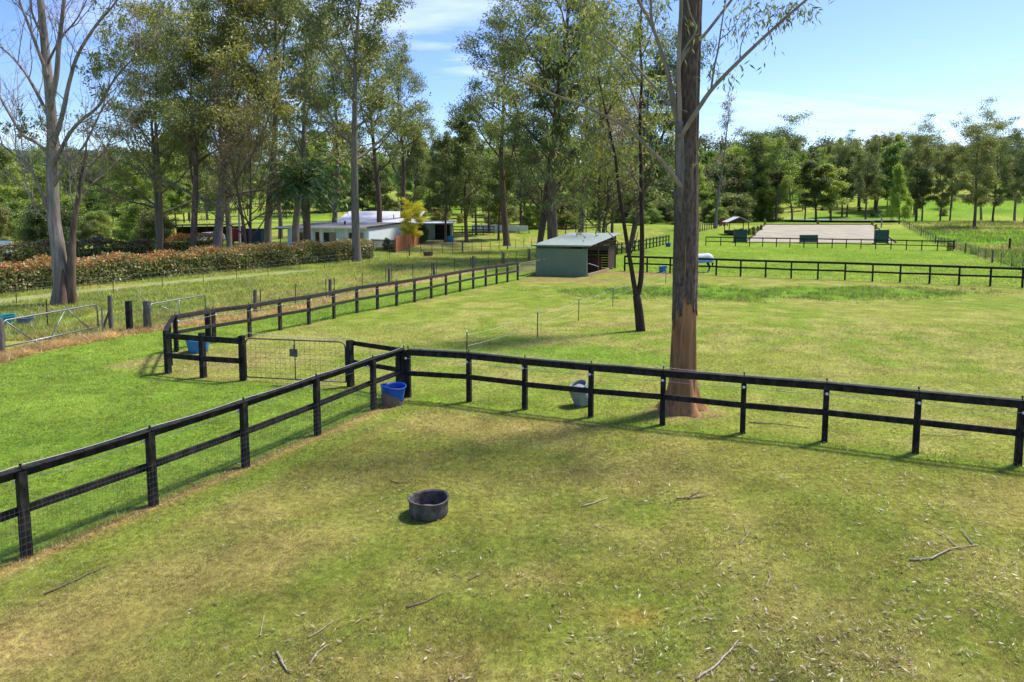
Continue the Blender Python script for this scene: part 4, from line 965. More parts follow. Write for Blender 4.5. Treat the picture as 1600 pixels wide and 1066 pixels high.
for a, c_ in ((AR[0], AR[3]), (AR[1], AR[2]), (AR[3], AR[2])):
    b = MB()
    for i in range(10):
        s0 = a.lerp(c_, i / 10); s1 = a.lerp(c_, (i + 1) / 10); s0.z = float(tz(0, s0.y)); s1.z = float(tz(0, s1.y)); b.beam(s0 + Vector((0, 0, .08)), s1 + Vector((0, 0, .08)), .1, .3)
    b.build('board', M['shed_timber'], edge)

# ------------------------------------------------------------------ fallen branches, litter
def stick(px, r, label, mat='stick', side=()):
    r = r * .72
    pts = [G(u, v) + Vector((0, 0, r * .8 + .004)) for u, v in px]; n = len(pts)
    t = thing('fallen_branch', label, 'branch', G(*px[0]), 'fallen sticks and branches')
    b = MB(); sm = []
    for i in range(n - 1):
        for s_ in range(3): q = pts[i].lerp(pts[i + 1], s_ / 3); sm.append(q + Vector(((rnd.random() - .5) * r, (rnd.random() - .5) * r, rnd.random() * r)))
    sm.append(pts[-1]); k = len(sm)
    b.tube(sm, [r * (1 - .6 * i / k) for i in range(k)], 6, wob=.2)
    b.build('stem', M[mat], t, True)
    for a in side:
        q = [G(u, v) + Vector((0, 0, r * (1 + i))) for i, (u, v) in enumerate(a)]; b = MB(); b.tube(q, [r * .6 * (1 - .5 * i / len(q)) for i in range(len(q))], 5, wob=.2); b.build('twig', M[mat], t, True)
stick([(1422, 877), (1455, 875), (1485, 860), (1528, 853)], .022, 'longest pale forked branch lying in the grass at lower right', 'stick', [[(1495, 858), (1480, 842), (1462, 832)], [(1520, 853), (1508, 838), (1500, 828)]])
stick([(1088, 1063), (1115, 1045), (1140, 1020), (1154, 1002)], .02, 'pale curved branch at the bottom edge right of centre')
stick([(909, 793), (930, 787), (950, 779)], .02, 'short pale stick on the bare patch right of the feeder tub', 'stick')
stick([(1155, 852), (1168, 838), (1172, 828)], .012, 'small bent twig with a fork among the leaves', 'stick', [[(1166, 838), (1163, 822)]])
stick([(1197, 920), (1203, 905), (1200, 892)], .012, 'thin curved twig standing out left of the long forked branch')
stick([(484, 1040), (495, 1022), (515, 1008)], .015, 'curved pale stick near the bottom left of centre')
stick([(432, 1022), (442, 1040), (450, 1052)], .02, 'stubby pale bark stick beside the curved one')
stick([(481, 998), (500, 988), (521, 972)], .012, 'thin straight pale twig above the curved one')
stick([(407, 995), (410, 975), (413, 962)], .011, 'thin upright lying twig at lower left in short grass')
stick([(634, 950), (665, 942), (693, 927)], .014, 'long thin forked twig below the feeder tub', 'dark_stick', [[(655, 943), (635, 952)]])
stick([(732, 908), (748, 900), (758, 893)], .013, 'dark short stick right below the feeder tub', 'dark_stick')
stick([(1056, 782), (1082, 780), (1104, 776)], .022, 'dark bark strip lying on the shaded patch', 'dark_stick', [[(1075, 780), (1095, 768)]])
stick([(1170, 661), (1215, 664), (1265, 670)], .018, 'reddish stick lying just beyond the front fence', 'dark_stick')
stick([(610, 753), (625, 756), (644, 754)], .015, 'short dark stick above the feeder tub', 'dark_stick')
stick([(1440, 680), (1480, 683), (1510, 680)], .014, 'thin grey stick lying under the lower rail at right', 'stick')
stick([(70, 930), (110, 912), (150, 893), (172, 884)], .016, 'dark strip of bark parallel to the left fence', 'dark_stick')

def scatter(n, y0, y1, u0, u1, pw=1.0):
    """random ground points, denser near the viewer's end of the paddock"""
    a = NP.random(n); inv = (1 / y1 ** pw) + a * ((1 / y0 ** pw) - (1 / y1 ** pw)); Y = inv ** (-1 / pw)
    u = u0 + NP.random(n) * (u1 - u0); return (u - 800) / F_PX * Y, Y
lx, ly = scatter(70000, 6.8, 40, -150, 1750, 1.0)
z = zones(lx, ly)
cl = fbm(lx, ly, .8, 91) * .6 + fbm(lx, ly, 3.0, 92) * .4
right = ss(-4, 6, lx)
keep = (z['A'] * (.16 + .45 * right) * ss(.36, .7, cl + .1 * right) + z['B'] * .4 * ss(.42, .65, cl) * .8 + np.exp(-((z['dA'] - .05) / .2) ** 2) * .6) > NP.random(len(lx))
lx, ly = lx[keep], ly[keep]; n = len(lx)
Pc = np.stack([lx, ly, .02 + .025 * NP.random(n)], 1)
th = NP.random(n) * 2 * np.pi; dr = np.stack([np.cos(th), np.sin(th), NP.normal(size=n) * .22], 1)
L = .018 + .085 * NP.random(n) ** 2.6; V, Fq = leaf_arrays(Pc, L, L * (.25 + .3 * NP.random(n)), NP, dirs=dr)
# lie flat: rebuild the side vector horizontally
pal = np.array([(.4, .34, .24), (.33, .27, .18), (.26, .18, .1), (.46, .42, .36), (.17, .11, .065), (.42, .31, .15), (.3, .17, .08)])
ci = NP.choice(len(pal), n, p=[.22, .24, .18, .1, .15, .07, .04]); cc = pal[ci] * (.8 + .4 * NP.random(n))[:, None]
V4 = V.reshape(n, 4, 3); d2 = dr / np.linalg.norm(dr, axis=1, keepdims=True); s2 = np.cross(d2, np.stack([NP.normal(size=n) * .3, NP.normal(size=n) * .3, np.ones(n)], 1)); s2 /= np.linalg.norm(s2, axis=1, keepdims=True)
wd_ = (L * (.1 + .2 * NP.random(n)))[:, None]
V4[:, 1] = Pc + d2 * L[:, None] * .45 + s2 * wd_ * .5; V4[:, 3] = Pc + d2 * L[:, None] * .45 - s2 * wd_ * .5
ob = np_mesh('leaf_litter', V4.reshape(-1, 3), Fq, M['leaf_attr'], None, np.repeat(cc, 4, 0)); tag(ob, 'dry pale gum leaves scattered over the worn paddocks', None, None, 'stuff')

# ------------------------------------------------------------------ grass
def grass(name, label, lx, ly, hgt, wid, bend, n_seed, colf=None, cvar=.35):
    rg = np.random.default_rng(n_seed); n = len(lx)
    col = ground_color(lx, ly) if colf is None else colf
    hf = fbm(lx, ly, 5.0, n_seed + 200, 3) * .6 + fbm(lx, ly, 1.6, n_seed + 300, 3) * .4
    col = col * (1 - cvar * .5 + cvar * rg.random(n)[:, None]) * 1.22 * (.55 + .9 * ss(.3, .7, hf))[:, None]
    dry = ss(.55, .72, fbm(lx, ly, 3.3, n_seed + 400, 3))[:, None] * .6
    col = col * (1 - dry) + dry * col.sum(1, keepdims=True) * np.array([[.47, .39, .14]])
    yl = rg.random(n) < .12; col[yl] = col[yl] * .4 + np.array([.2, .17, .06]) * .75
    th = rg.random(n) * 2 * np.pi; hh = hgt * (.45 + .8 * rg.random(n)); ww = wid * (.6 + .8 * rg.random(n))
    b0 = np.stack([lx, ly, tz(lx, ly)], 1); sd = np.stack([np.cos(th), np.sin(th), np.zeros(n)], 1)
    ph = rg.random(n) * 2 * np.pi; tip = b0 + np.stack([np.cos(ph) * hh * bend, np.sin(ph) * hh * bend, hh], 1)
    V = np.stack([b0 - sd * ww[:, None] / 2, b0 + sd * ww[:, None] / 2, tip], 1).reshape(-1, 3)
    o = np_mesh(name, V, np.arange(n * 3).reshape(n, 3), M['blade'], None, np.repeat(col, 3, 0))
    return tag(o, label, None, None, 'stuff')
def zone_pick(n, y0, y1, u0, u1, f, pw=1.0):
    x, y = scatter(n, y0, y1, u0, u1, pw); w = f(x, y) > NP.random(n); return x[w], y[w]
def nearw(x, y):
    z = zones(x, y); bare = ss(.5, .66, fbm(x, y, .55, 52)) * .6
    return np.clip(z['A'] * (1 - bare) + z['B'] * .75, 0, 1)
x, y = zone_pick(620000, 6.6, 30, -160, 1760, nearw, 1.0)
k_ = np.clip(y / 12, .7, 2.2)
grass('paddock_grass', 'short worn grass over the fenced paddocks', x, y, .034 * k_, .008 * k_, 1.0, 5, None, .9)
def lawnw(x, y):
    z = zones(x, y); return np.clip(1 - z['A'] - z['B'] - z['rough'] - z['far'], 0, 1) * (y < 50)
x, y = zone_pick(420000, 8, 44, -160, 1000, lawnw, 1.0)
k_ = np.clip(y / 14, .8, 2.5)
grass('lawn_grass', 'mown bright green lawn grass', x, y, .04 * k_, .009 * k_, .7, 6, None, .6)
def roughw(x, y):
    z = zones(x, y); dd, _ = poly_d(x, y, DRIVE); return z['rough'] * ss(.8, 1.6, dd) * ss(.25, .5, fbm(x, y, .5, 71) + .1)
x, y = zone_pick(200000, 26, 85, -160, 860, roughw, .6)
grass('long_grass', 'rough yellowing grass between the straw strip and the hedge', x, y, .2 * (.5 + fbm(x, y, .4, 72)), .035, .7, 7)
def straww(x, y):
    sd, _ = poly_d(x, y, STRAW); z = zones(x, y); return (1 - ss(.2, .8, sd)) * (1 - z['A']) * (1 - z['B'])
x, y = zone_pick(420000, 22, 60, -160, 860, straww, .8)
stc = np.array([[.36, .25, .09]]) * (.55 + .8 * fbm(x, y, 1.5, 73))[:, None]
near = 1 - ss(24, 34, y)
grass('straw_grass', 'dead straw coloured grass along the old fence line', x, y, (.16 + .12 * near) * (.4 + fbm(x, y, 1.1, 74)), .022, 1.3, 8, stc, .6)
def fringe(x, y):
    z = zones(x, y); pd, _ = poly_d(x, y, PL)
    return np.exp(-(z['dA'] / .16) ** 2) * .7 * (z['dF'] < .3) + np.exp(-(pd / .16) ** 2) * .8 + np.exp(-((z['dF'] + .1) / .3) ** 2) * .5 * (x > CN.x)
x, y = zone_pick(330000, 7, 34, -160, 1760, fringe, 1.0)
grass('fringe_grass', 'longer unmown grass along the feet of the front fences', x, y, .085, .011, .8, 9)
def tuft(x, y):
    return np.clip(blob(x, y, G(1190, 458), 9, 3.2, .5, 12) + blob(x, y, G(1400, 455), 6, 2.0, .5, 13) + blob(x, y, G(960, 455), 4.0, 1.8, .5, 14) * .7 + blob(x, y, G(850, 548), 2.2, .7, .6, 15) * .6, 0, 1) * ss(.35, .6, fbm(x, y, .9, 81))
x, y = zone_pick(260000, 26, 54, 780, 1760, tuft, .6)
grass('lush_grass', 'lush green grass patch before the middle fence', x, y, .2 * (.3 + fbm(x, y, .8, 82)), .04, .7, 10)
def wetw(x, y):
    d_ = -line_d(x, y, G(1597, 422), G(1452, 373)); return (d_ < -.3) * ss(.3, .6, fbm(x, y, .25, 83)) * (y > 50)
x, y = zone_pick(120000, 50, 170, 1380, 1800, wetw, .5)
wc = ground_color(x, y) * 1.0
grass('tussock_grass', 'tussocky pasture right of the netting fence', x, y, .55 * (.4 + fbm(x, y, .2, 84)), .12, .5, 12, wc)
def farw(x, y):
    z = zones(x, y); return z['far'] * (y < 120) * .6
x, y = zone_pick(150000, 44, 120, 940, 1700, farw, .6)
grass('pasture_grass', 'short green pasture between the middle fence and the arena', x, y, .07, .05, .7, 13)

# ------------------------------------------------------------------ trees
def limb(rng, p, d, L, r, up, wob=.22, seg=5):
    pts = [p.copy()]; d = d.normalized()
    for i in range(seg):
        d = (d + Vector(rng.normal(size=3)) * wob * .5 + Vector((0, 0, up))).normalized(); pts.append(pts[-1] + d * (L / seg))
    return pts, d
def rdir(rng, az, el): return Vector((math.cos(az) * math.cos(el), math.sin(az) * math.cos(el), math.sin(el)))
def tree_skel(seed, H, r0, clear=.35, nl=11, reach=.2, el=(.5, 1.15), fork=0, prof='gum', lean=.03, sub=4, twig=3, stems=1, dead=False):
    rng = np.random.default_rng(seed); tubes = []; tips = []
    for s_ in range(stems):
        a0 = rng.random() * 6.28; ln = lean + (.16 if stems > 1 else 0)
        d = Vector((math.cos(a0) * ln, math.sin(a0) * ln, 1)); k = 9; pts = [Vector((0, 0, -.3))]
        HH = H * (1 - .14 * s_)
        for i in range(k):
            d = (d + Vector((rng.normal() * .035, rng.normal() * .035, .03))).normalized(); pts.append(pts[-1] + d * (HH * .93 / k))
        rs = r0 * (1 if stems == 1 else .75)
        rad = [rs * (1.35 if i == 0 else 1) * (1 - .88 * (i / k) ** 1.15) for i in range(k + 1)]
        pts.insert(1, pts[0] + (pts[1] - pts[0]) * .28); rad.insert(1, rs * 1.03)
        tubes.append((pts, rad, 10))
        az = rng.random() * 6.28
        def at(t):
            q = t * (len(pts) - 1); i = min(int(q), len(pts) - 2); return pts[i].lerp(pts[i + 1], q - i), rad[i] + (rad[i + 1] - rad[i]) * (q - i)
        for i in range(nl):
            t = clear + (1 - clear) * ((i + rng.random() * .7) / nl); t = min(t, .99)
            p, rr = at(t); az += 2.4 + rng.normal() * .35; ft = (t - clear) / (1 - clear)
            e = el[0] + (el[1] - el[0]) * ft + rng.normal() * .1
            if prof == 'gum': Lm = H * reach * (1.15 - .55 * ft) * (.75 + .5 * rng.random())
            elif prof == 'cone': Lm = H * reach * (1.15 - 1.0 * ft) * (.85 + .3 * rng.random())
            elif prof == 'round': Lm = H * reach * (.6 + .7 * math.sin(math.pi * (.15 + .75 * ft))) * (.85 + .3 * rng.random())
            else: Lm = H * reach * (.5 + .65 * ft) * (.7 + .5 * rng.random())
            q, dd = limb(rng, p, rdir(rng, az, e), Lm, rr * .5, .1); r1 = min(rr * .55, .012 * H)
            tubes.append((q, [r1 * (1 - .75 * j / 5) for j in range(6)], 6))
            for j in range(sub):
                f = .35 + .65 * (j + rng.random() * .6) / sub; f = min(f, .98); jj = min(int(f * 5), 4); pp_ = q[jj].lerp(q[jj + 1], f * 5 - jj)
                sdv = (q[jj + 1] - q[jj]).normalized(); s2 = (sdv + Vector(rng.normal(size=3)) * .75 + Vector((0, 0, .25))).normalized()
                qq, d3 = limb(rng, pp_, s2, Lm * (.5 - .18 * f) * (.7 + .6 * rng.random()), 0, .08, .3, 4); r2 = r1 * .4
                tubes.append((qq, [r2 * (1 - .7 * u / 4) for u in range(5)], 5))
                for w in range(twig):
                    f2 = min(.4 + .6 * (w + .6 * rng.random()) / twig, .98); j2 = min(int(f2 * 4), 3); p2 = qq[j2].lerp(qq[j2 + 1], f2 * 4 - j2)
                    s3 = ((qq[j2 + 1] - qq[j2]).normalized() + Vector(rng.normal(size=3)) * .8 + Vector((0, 0, .1))).normalized()
                    q3, _ = limb(rng, p2, s3, Lm * .16 * (.6 + .8 * rng.random()), 0, 0, .3, 3)
                    tubes.append((q3, [r2 * .5, r2 * .35, r2 * .2, r2 * .1], 3)); tips.append(q3[-1]); tips.append(q3[1] if w % 2 else q3[2])
                tips.append(qq[-1])
            tips.append(q[-1])
    return tubes, tips, rng
def leaves_at(rng, tips, n, R_, flat, L, W, keep=1.0):
    T = np.array([tuple(t) for t in tips]); 
    if keep < 1: T = T[rng.random(len(T)) < keep]
    sz = .6 + .8 * rng.random(len(T)); cnt = rng.poisson(n * sz); idx = np.repeat(np.arange(len(T)), cnt)
    q = rng.normal(size=(len(idx), 3)); q *= (R_ * sz[idx])[:, None] * np.array([.55, .55, .55 * flat]); 
    Pc = T[idx] + q; m = len(Pc)
    return leaf_arrays(Pc, L * (.6 + .8 * rng.random(m)), W * (.7 + .6 * rng.random(m)), rng, .45)
PROTO = {}
def proto(key, leaf, barkm, H, r0, n=24, R_=1.0, flat=.6, L=.42, W=.2, keep=1.0, **k):
    tubes, tips, rng = tree_skel(H=H, r0=r0, **k)
    b = MB(); b.org = None
    for pts, rad, sd in tubes: b.tube(pts, rad, sd, False, .12 if sd == 10 else 0)
    me = bpy.data.meshes.new('trunk'); me.from_pydata([tuple(v) for v in b.v], [], b.f); me.materials.append(M[barkm]); me.polygons.foreach_set('use_smooth', [True] * len(me.polygons)); me.update()
    V, Fq = leaves_at(rng, tips, n, R_, flat, L, W, keep)
    o = np_mesh('crown', V, Fq, M[leaf]); lm = o.data; bpy.data.objects.remove(o)
    zt = V[:, 2]; PROTO[key] = (me, lm, float(np.percentile(zt, 99.5)), {})
def recolor(key, new, leaf=None, barkm=None):
    me, lm, H, _ = PROTO[key]; me, lm = me, lm.copy(); 
    if leaf: lm.materials[0] = M[leaf]
    if barkm: me = me.copy(); me.materials[0] = M[barkm]
    PROTO[new] = (me, lm, H, {})
def plant(key, p, H, rot=None, wide=1.0, name='gum_tree', label=None, cat='tree', group=None):
    me, lm, H0, _ = PROTO[key]; s_ = H / H0
    t = thing(name, label, cat, p, group); t.scale = (s_ * wide, s_ * wide, s_); t.rotation_euler = (0, 0, rnd.random() * 6.28 if rot is None else rot)
    for nm, m_ in (('trunk', me), ('crown', lm)):
        o = bpy.data.objects.new(nm, m_); C.objects.link(o); o.parent = t
    return t
Q = dict(sub=5, twig=4)
proto('gumA', 'leaf_olive', 'bark_mix', 30, .48, n=30, R_=.95, flat=.5, L=0.32, W=0.128, seed=3, clear=.4, nl=14, reach=.29, el=(.35, 1.15), **Q)
proto('gumB', 'leaf_dark', 'bark_grey', 30, .42, n=30, R_=.9, flat=.5, L=0.32, W=0.128, seed=8, clear=.4, nl=13, reach=.24, el=(.45, 1.15), **Q)
proto('gumC', 'leaf_olive', 'bark_grey', 26, .42, n=25, R_=.85, flat=.5, L=0.30, W=0.120, seed=17, clear=.3, nl=13, reach=.28, el=(.5, 1.2), stems=2, **Q)
proto('gumD', 'leaf_olive', 'bark_mix', 22, .3, n=20, R_=.75, flat=.55, L=.36, W=.15, seed=23, clear=.26, nl=15, reach=.2, el=(.3, 1.1), **Q)
proto('gumE', 'leaf_dark', 'bark_dark', 22, .3, n=22, R_=.75, flat=.6, L=.36, W=.16, seed=29, clear=.3, nl=14, reach=.21, prof='round', **Q)
proto('wood', 'leaf_green', 'bark_grey', 18, .26, n=24, R_=.8, flat=.6, L=.42, W=.2, seed=59, clear=.26, nl=17, reach=.26, prof='round', el=(.2, 1.1), **Q)
proto('wood2', 'leaf_olive', 'bark_mix', 18, .26, n=24, R_=.8, flat=.55, L=.42, W=.2, seed=61, clear=.32, nl=16, reach=.24, prof='umb', el=(.3, 1.1), **Q)
proto('slim', 'leaf_dark', 'bark_dark', 18, .2, n=20, R_=.65, flat=.8, L=.36, W=.16, seed=31, clear=.3, nl=13, reach=.15, prof='round', **Q)
proto('flat', 'leaf_dark', 'bark_grey', 22, .34, n=26, R_=1.1, flat=.5, L=.38, W=.17, seed=37, clear=.36, nl=19, reach=.3, prof='umb', el=(.45, .95), **Q)
proto('umb2', 'leaf_olive', 'bark_dark', 24, .38, n=26, R_=1.1, flat=.5, L=.38, W=.17, seed=39, clear=.3, nl=19, reach=.3, prof='umb', el=(.35, .9), **Q)
proto('cone', 'leaf_bright', 'bark_grey', 14, .18, n=22, R_=.6, flat=.9, L=.3, W=.16, seed=41, clear=.12, nl=22, reach=.24, prof='cone', el=(.3, 1.0), **Q)
proto('bush', 'leaf_green', 'bark_mix', 9, .16, n=28, R_=.75, flat=.9, L=.32, W=.17, seed=43, clear=.05, nl=17, reach=.34, prof='round', el=(.1, 1.1), **Q)
proto('sparse', 'leaf_brown', 'bark_grey', 24, .34, n=10, R_=.7, flat=.6, L=.36, W=.14, keep=.4, seed=47, clear=.3, nl=13, reach=.2, el=(.8, 1.25), **Q)
proto('brown', 'leaf_brown', 'bark_mix', 22, .34, n=9, R_=.9, flat=.8, L=.3, W=.12, keep=.8, seed=53, clear=.25, nl=15, reach=.28, el=(.5, 1.15), stems=2, **Q)
proto('wattle', 'leaf_gold', 'bark_mix', 9, .16, n=26, R_=.6, flat=.6, L=.26, W=.16, seed=67, clear=.3, nl=12, reach=.36, prof='umb', el=(.3, .9), **Q)
recolor('gumD', 'gumD_green', 'leaf_green', 'bark_grey'); recolor('gumE', 'gumE_green', 'leaf_green', 'bark_mix'); recolor('bush', 'bush_dark', 'leaf_dark'); recolor('bush', 'bush_yellow', 'leaf_yellow'); recolor('slim', 'slim_green', 'leaf_green', 'bark_mix')
recolor('bush', 'bush_olive', 'leaf_olive'); recolor('gumC', 'gumC_dark', 'leaf_dark', 'bark_mix'); recolor('umb2', 'umb_dark', 'leaf_dark'); recolor('gumD', 'gumD_bright', 'leaf_bright'); recolor('wood', 'wood_bright', 'leaf_bright'); recolor('wood', 'wood_dark', 'leaf_dark'); recolor('wood2', 'wood2_green', 'leaf_green')
def T(key, u, Y, vtop, label, wide=1.0, group=None, rot=None, name='gum_tree', v=None):
    p = G(u, v) if v else PG(u, Y)
    if v: Y = p.y
    H = P(u, vtop, Y).z - p.z
    return plant(key, p, max(H, 1.0), rot, wide, name, label, 'tree', group)
# big gums behind the hedge, left to right
T('gumA', 298, 66, -30, 'tall gum leaning slightly behind the hedge just right of the double trunked bare tree', .9)
T('gumC', 335, 67, -110, 'tall forking gum with open crown behind the hedge beside the pale power pole', 1.0)
T('gumB', 356, 80, -20, 'slender gum behind the forking gum and in front of the dark red horse float', .85)
T('brown', 386, 66, 95, 'twiggy gum with thin brownish foliage immediately right of the power pole', .85)
T('gumB', 416, 76, -130, 'massive tall gum with close double trunk left of the palm', .9, None, 2.1)
T('gumB', 557, 68, -110, 'straight tall gum standing in front of the white house wall', 1.0, None, .8)
T('gumA', 627, 122, 55, 'tall airy gum rising behind the house and the golden wattle', .95, None, 4.0)
T('sparse', 437, 112, 90, 'thin gum rising behind the flat house roof left of the straight tall gum', .9)
T('gumB', 520, 105, 40, 'gum with dark crown behind the middle of the house roof', 1.0)
T('gumC', 246, 78, 30, 'gum with open crown at the left end of the tall group behind the hedge', 1.05, None, .3)
T('gumB', 460, 92, -20, 'tall gum rising behind the palm crown', 1.1, None, 2.0)
T('gumA', 592, 104, 20, 'spreading gum rising above the white house end wall', 1.0, None, 5.0)
T('gumA', 792, 98, 0, 'tall wide gum behind the pond filling the gap left of the shed', 1.05, None, .4)
T('gumC_dark', 985, 92, 60, 'dark forked gum just right of the stable shed behind the small tree', 1.0, None, .9)
T('gumE', 696, 0, 205, 'dark trunked gum in front of the small grey green outbuilding', .95, v=379)
T('gumD', 729, 0, 165, 'gum with olive crown beside the yard track, its foot at the wire fence', 1.1, v=378.5)
T('slim', 744, 118, 210, 'thin young gum in front of the white panelled enclosure, leftmost of its row', 1.2)
T('gumE_green', 764, 122, 190, 'bushy gum with greener crown in front of the white panelled enclosure', 1.1)
T('slim', 779, 0, 235, 'thin dark gum in front of the enclosure at the pond end of its row', 1.3, v=374.5)
T('gumD', 815, 128, 205, 'gum behind the pond in the middle of the panelled enclosure', 1.2)
T('gumE', 847, 133, 215, 'dark gum behind the pond at the far end of the panelled enclosure', 1.2)
T('gumC_dark', 840, 74, 60, 'multi stemmed dark gum standing right behind the left corner of the stable shed', 1.0, None, .5)
T('gumA', 866, 72, -140, 'very tall pale trunked gum behind the stable shed roof with wide crown', 1.2, None, 1.2)
T('gumB', 906, 88, -30, 'dark gum behind the middle of the stable shed roof', .9, None, 3.0)
T('brown', 938, 84, 110, 'twiggy brown gum behind the right end of the stable shed roof', 1.1)
T('gumE', 956, 96, 150, 'slim dark gum behind the twiggy brown gum near the shed', .9)
T('sparse', 1118, 0, 148, 'tall sparse gum with bare upright limbs left of the gabled shelter', .85, v=357.5)
# right hand side
T('flat', 1190, 0, 180, 'broad flat crowned gum behind the gabled shelter', 1.5, v=345.5)
T('gumE_green', 1213, 168, 215, 'leafy gum at the right shoulder of the broad flat crowned gum', 1.2)
T('gumD_green', 1238, 175, 245, 'yellow green gum behind the left rear corner of the sand arena', 1.2)
T('gumD_bright', 1258, 182, 262, 'light green gum between yellow green gum and the two slim ones behind the arena', 1.1)
T('slim', 1275, 0, 252, 'slim dark gum standing at the middle of the arena rear edge', 1.9, v=346.5)
T('slim_green', 1298, 0, 258, 'slim green gum beside the dark one at the arena rear edge', 1.9, v=346.5)
T('umb_dark', 1316, 205, 205, 'tall dark gum rising over the middle of the far treeline behind the arena', .9)
T('gumE', 1353, 190, 218, 'dark gum behind the right half of the dam water', 1.0)
T('gumD_green', 1370, 215, 236, 'green gum standing behind the dam left of the bright conical tree', 1.2)
T('cone', 1405, 0, 258, 'bright yellow green conical young tree near the top of the netting fence', .8, v=350)
T('umb2', 1432, 170, 182, 'wide crowned gum with pale branching limbs behind the bright conical tree', 1.05)
T('umb_dark', 1470, 165, 215, 'dark umbrella crowned gum between the wide crowned gum and the tall lone one', .85)
T('slim', 1441, 168, 262, 'small multi stemmed gum low behind the bright conical tree', 1.5)
T('gumE', 1485, 166, 225, 'dark trunked gum just left of the tall lone gum', .9)
T('umb2', 1522, 0, 160, 'tall lone gum with dark trunk standing forward in the tussocky pasture', 1.05, v=355.5)
T('gumB', 1534, 185, 205, 'gum close behind the tall lone gum in the pasture', .9)
T('umb_dark', 1552, 160, 196, 'dark gum right of the tall lone gum with twin stems showing', .9)
T('flat', 1586, 168, 188, 'flat crowned gum at the right edge of the picture', 1.0)
T('gumE', 1602, 150, 230, 'leafy gum cut by the right edge of the picture', 1.0)
# woods: clumps that nothing tells apart share one label
def wood(n, u0, u1, Y0, Y1, t0, t1, keys, label, group, seed, wide=(1.0, 1.4), name='gum_tree', avoid=None):
    rg = random.Random(seed); k = 0
    for i in range(n):
        u = u0 + (u1 - u0) * ((i + rg.random()) / n); Y = Y0 + (Y1 - Y0) * rg.random(); vt = t0 + (t1 - t0) * rg.random()
        if avoid and avoid(u, Y): continue
        T(rg.choice(keys), u, Y, vt, label, wide[0] + (wide[1] - wide[0]) * rg.random(), group, rg.random() * 6.28, name)
WK = ['wood', 'wood2', 'wood_dark', 'wood2_green', 'wood', 'gumE_green']
wood(30, -80, 300, 105, 175, 228, 295, WK, 'leafy tree in the thick green stand behind the bare double trunked tree', 'trees in the stand at far left', 1, (1.0, 1.3))
wood(34, 250, 720, 175, 280, 205, 280, WK + ['gumD', 'gumE'], 'gum in the wood beyond the house and machinery shed', 'gums in the wood beyond the house', 2, (1.0, 1.3))
wood(26, 690, 1010, 160, 270, 200, 285, WK + ['gumD', 'gumE'], 'gum in the wood beyond the pond and stable shed', 'gums in the wood beyond the pond', 3, (1.0, 1.3))
wood(30, 985, 1200, 150, 230, 228, 300, WK + ['wood_bright'], 'gum in the dense wood to the left of the gabled shelter', 'gums in the wood left of the shelter', 4, (1.0, 1.3))
wood(62, 1140, 1440, 205, 330, 208, 272, ['gumE', 'gumD', 'gumE_green', 'gumD_green', 'slim', 'slim_green', 'wood2', 'wood2_green', 'gumD_bright', 'gumE'], 'gum in the wood behind the dam and sand arena', 'gums in the wood behind the dam', 5, (1.0, 1.3))
wood(20, 1430, 1690, 215, 330, 212, 250, ['umb_dark', 'gumE', 'gumB', 'flat', 'wood2'], 'gum in the open wood on the pasture slope at right', 'gums on the pasture slope', 6)
wood(14, 985, 1200, 142, 178, 300, 332, ['bush', 'bush_dark', 'bush_olive'], 'bush of the undergrowth at the wood edge left of the shelter', 'undergrowth left of the shelter', 8, (1.2, 1.9), 'bush')
wood(14, 640, 1000, 132, 175, 312, 336, ['bush', 'bush_olive', 'bush_yellow'], 'bush in the yard scrub beyond the pond', 'bushes beyond the pond', 9, (1.2, 1.8), 'bush')
wood(8, 1170, 1480, 202, 225, 324, 334, ['bush_dark', 'bush_olive', 'bush'], 'low bush along the dam bank behind the arena', 'bushes along the dam bank', 10, (1.4, 2.2), 'bush')
wood(12, -40, 270, 84, 120, 300, 345, ['bush_dark', 'bush', 'bush_olive'], 'shrub behind the hedges at far left', 'shrubs behind the hedges', 12, (1.1, 1.6), 'bush')
wood(10, 240, 720, 200, 260, 300, 322, ['bush', 'bush_olive', 'bush_yellow', 'bush_dark'], 'bush among the far trunks beyond the house yard', 'bushes beyond the house yard', 13, (1.2, 2.0), 'bush')
rg = np.random.default_rng(4); Ps = []; Cs = []
for i in range(150):
    Y = 350 + 190 * rg.random(); u = -250 + 2100 * (i + rg.random()) / 150; c_ = PG(u, Y); vt = 212 + 30 * rg.random() + (12 if u < 900 else 0); H_ = max(P(u, vt, Y).z - c_.z, 6)
    for k_ in range(9):
        cc = np.array([c_.x + rg.normal() * H_ * .17, c_.y + rg.normal() * H_ * .17, c_.z + H_ * (.25 + .68 * rg.random())]); m = 150
        Ps.append(cc + rg.normal(size=(m, 3)) * np.array([.13, .13, .085]) * H_ * (.6 + .6 * rg.random()))
        Cs.append(np.tile(np.array([.075, .1, .035]) * (.7 + .7 * rg.random()), (m, 1)) * (.7 + .6 * rg.random((m, 1))))
Ps = np.concatenate(Ps); Cs = np.concatenate(Cs); V, Fq = leaf_arrays(Ps, 1.1 + .8 * rg.random(len(Ps)), .65, rg, .2)
tag(np_mesh('skyline_wood', V, Fq, M['leaf_attr'], None, np.repeat(Cs, 4, 0)), 'dark wood covering the skyline of the far rise', None, None, 'stuff')
T('bush_dark', 78, 78, 318, 'big rounded dark green bush behind the hedges at far left', 1.35, None, None, 'bush')
T('wattle', 640, 96, 312, 'golden flowering wattle at the corner of the white house', 1.15, None, None, 'wattle_tree')
T('bush_dark', 655, 104, 350, 'dark green shrub beside the small outbuilding window', 1.2, None, None, 'bush')
T('bush', 605, 86, 372, 'climbing greenery on the slatted screen at the house end', 1.0, None, None, 'bush')
T('bush', 1157, 0, 358, 'clipped dark shrub at the foot of the gabled shelter', 1.5, None, None, 'bush', v=366)
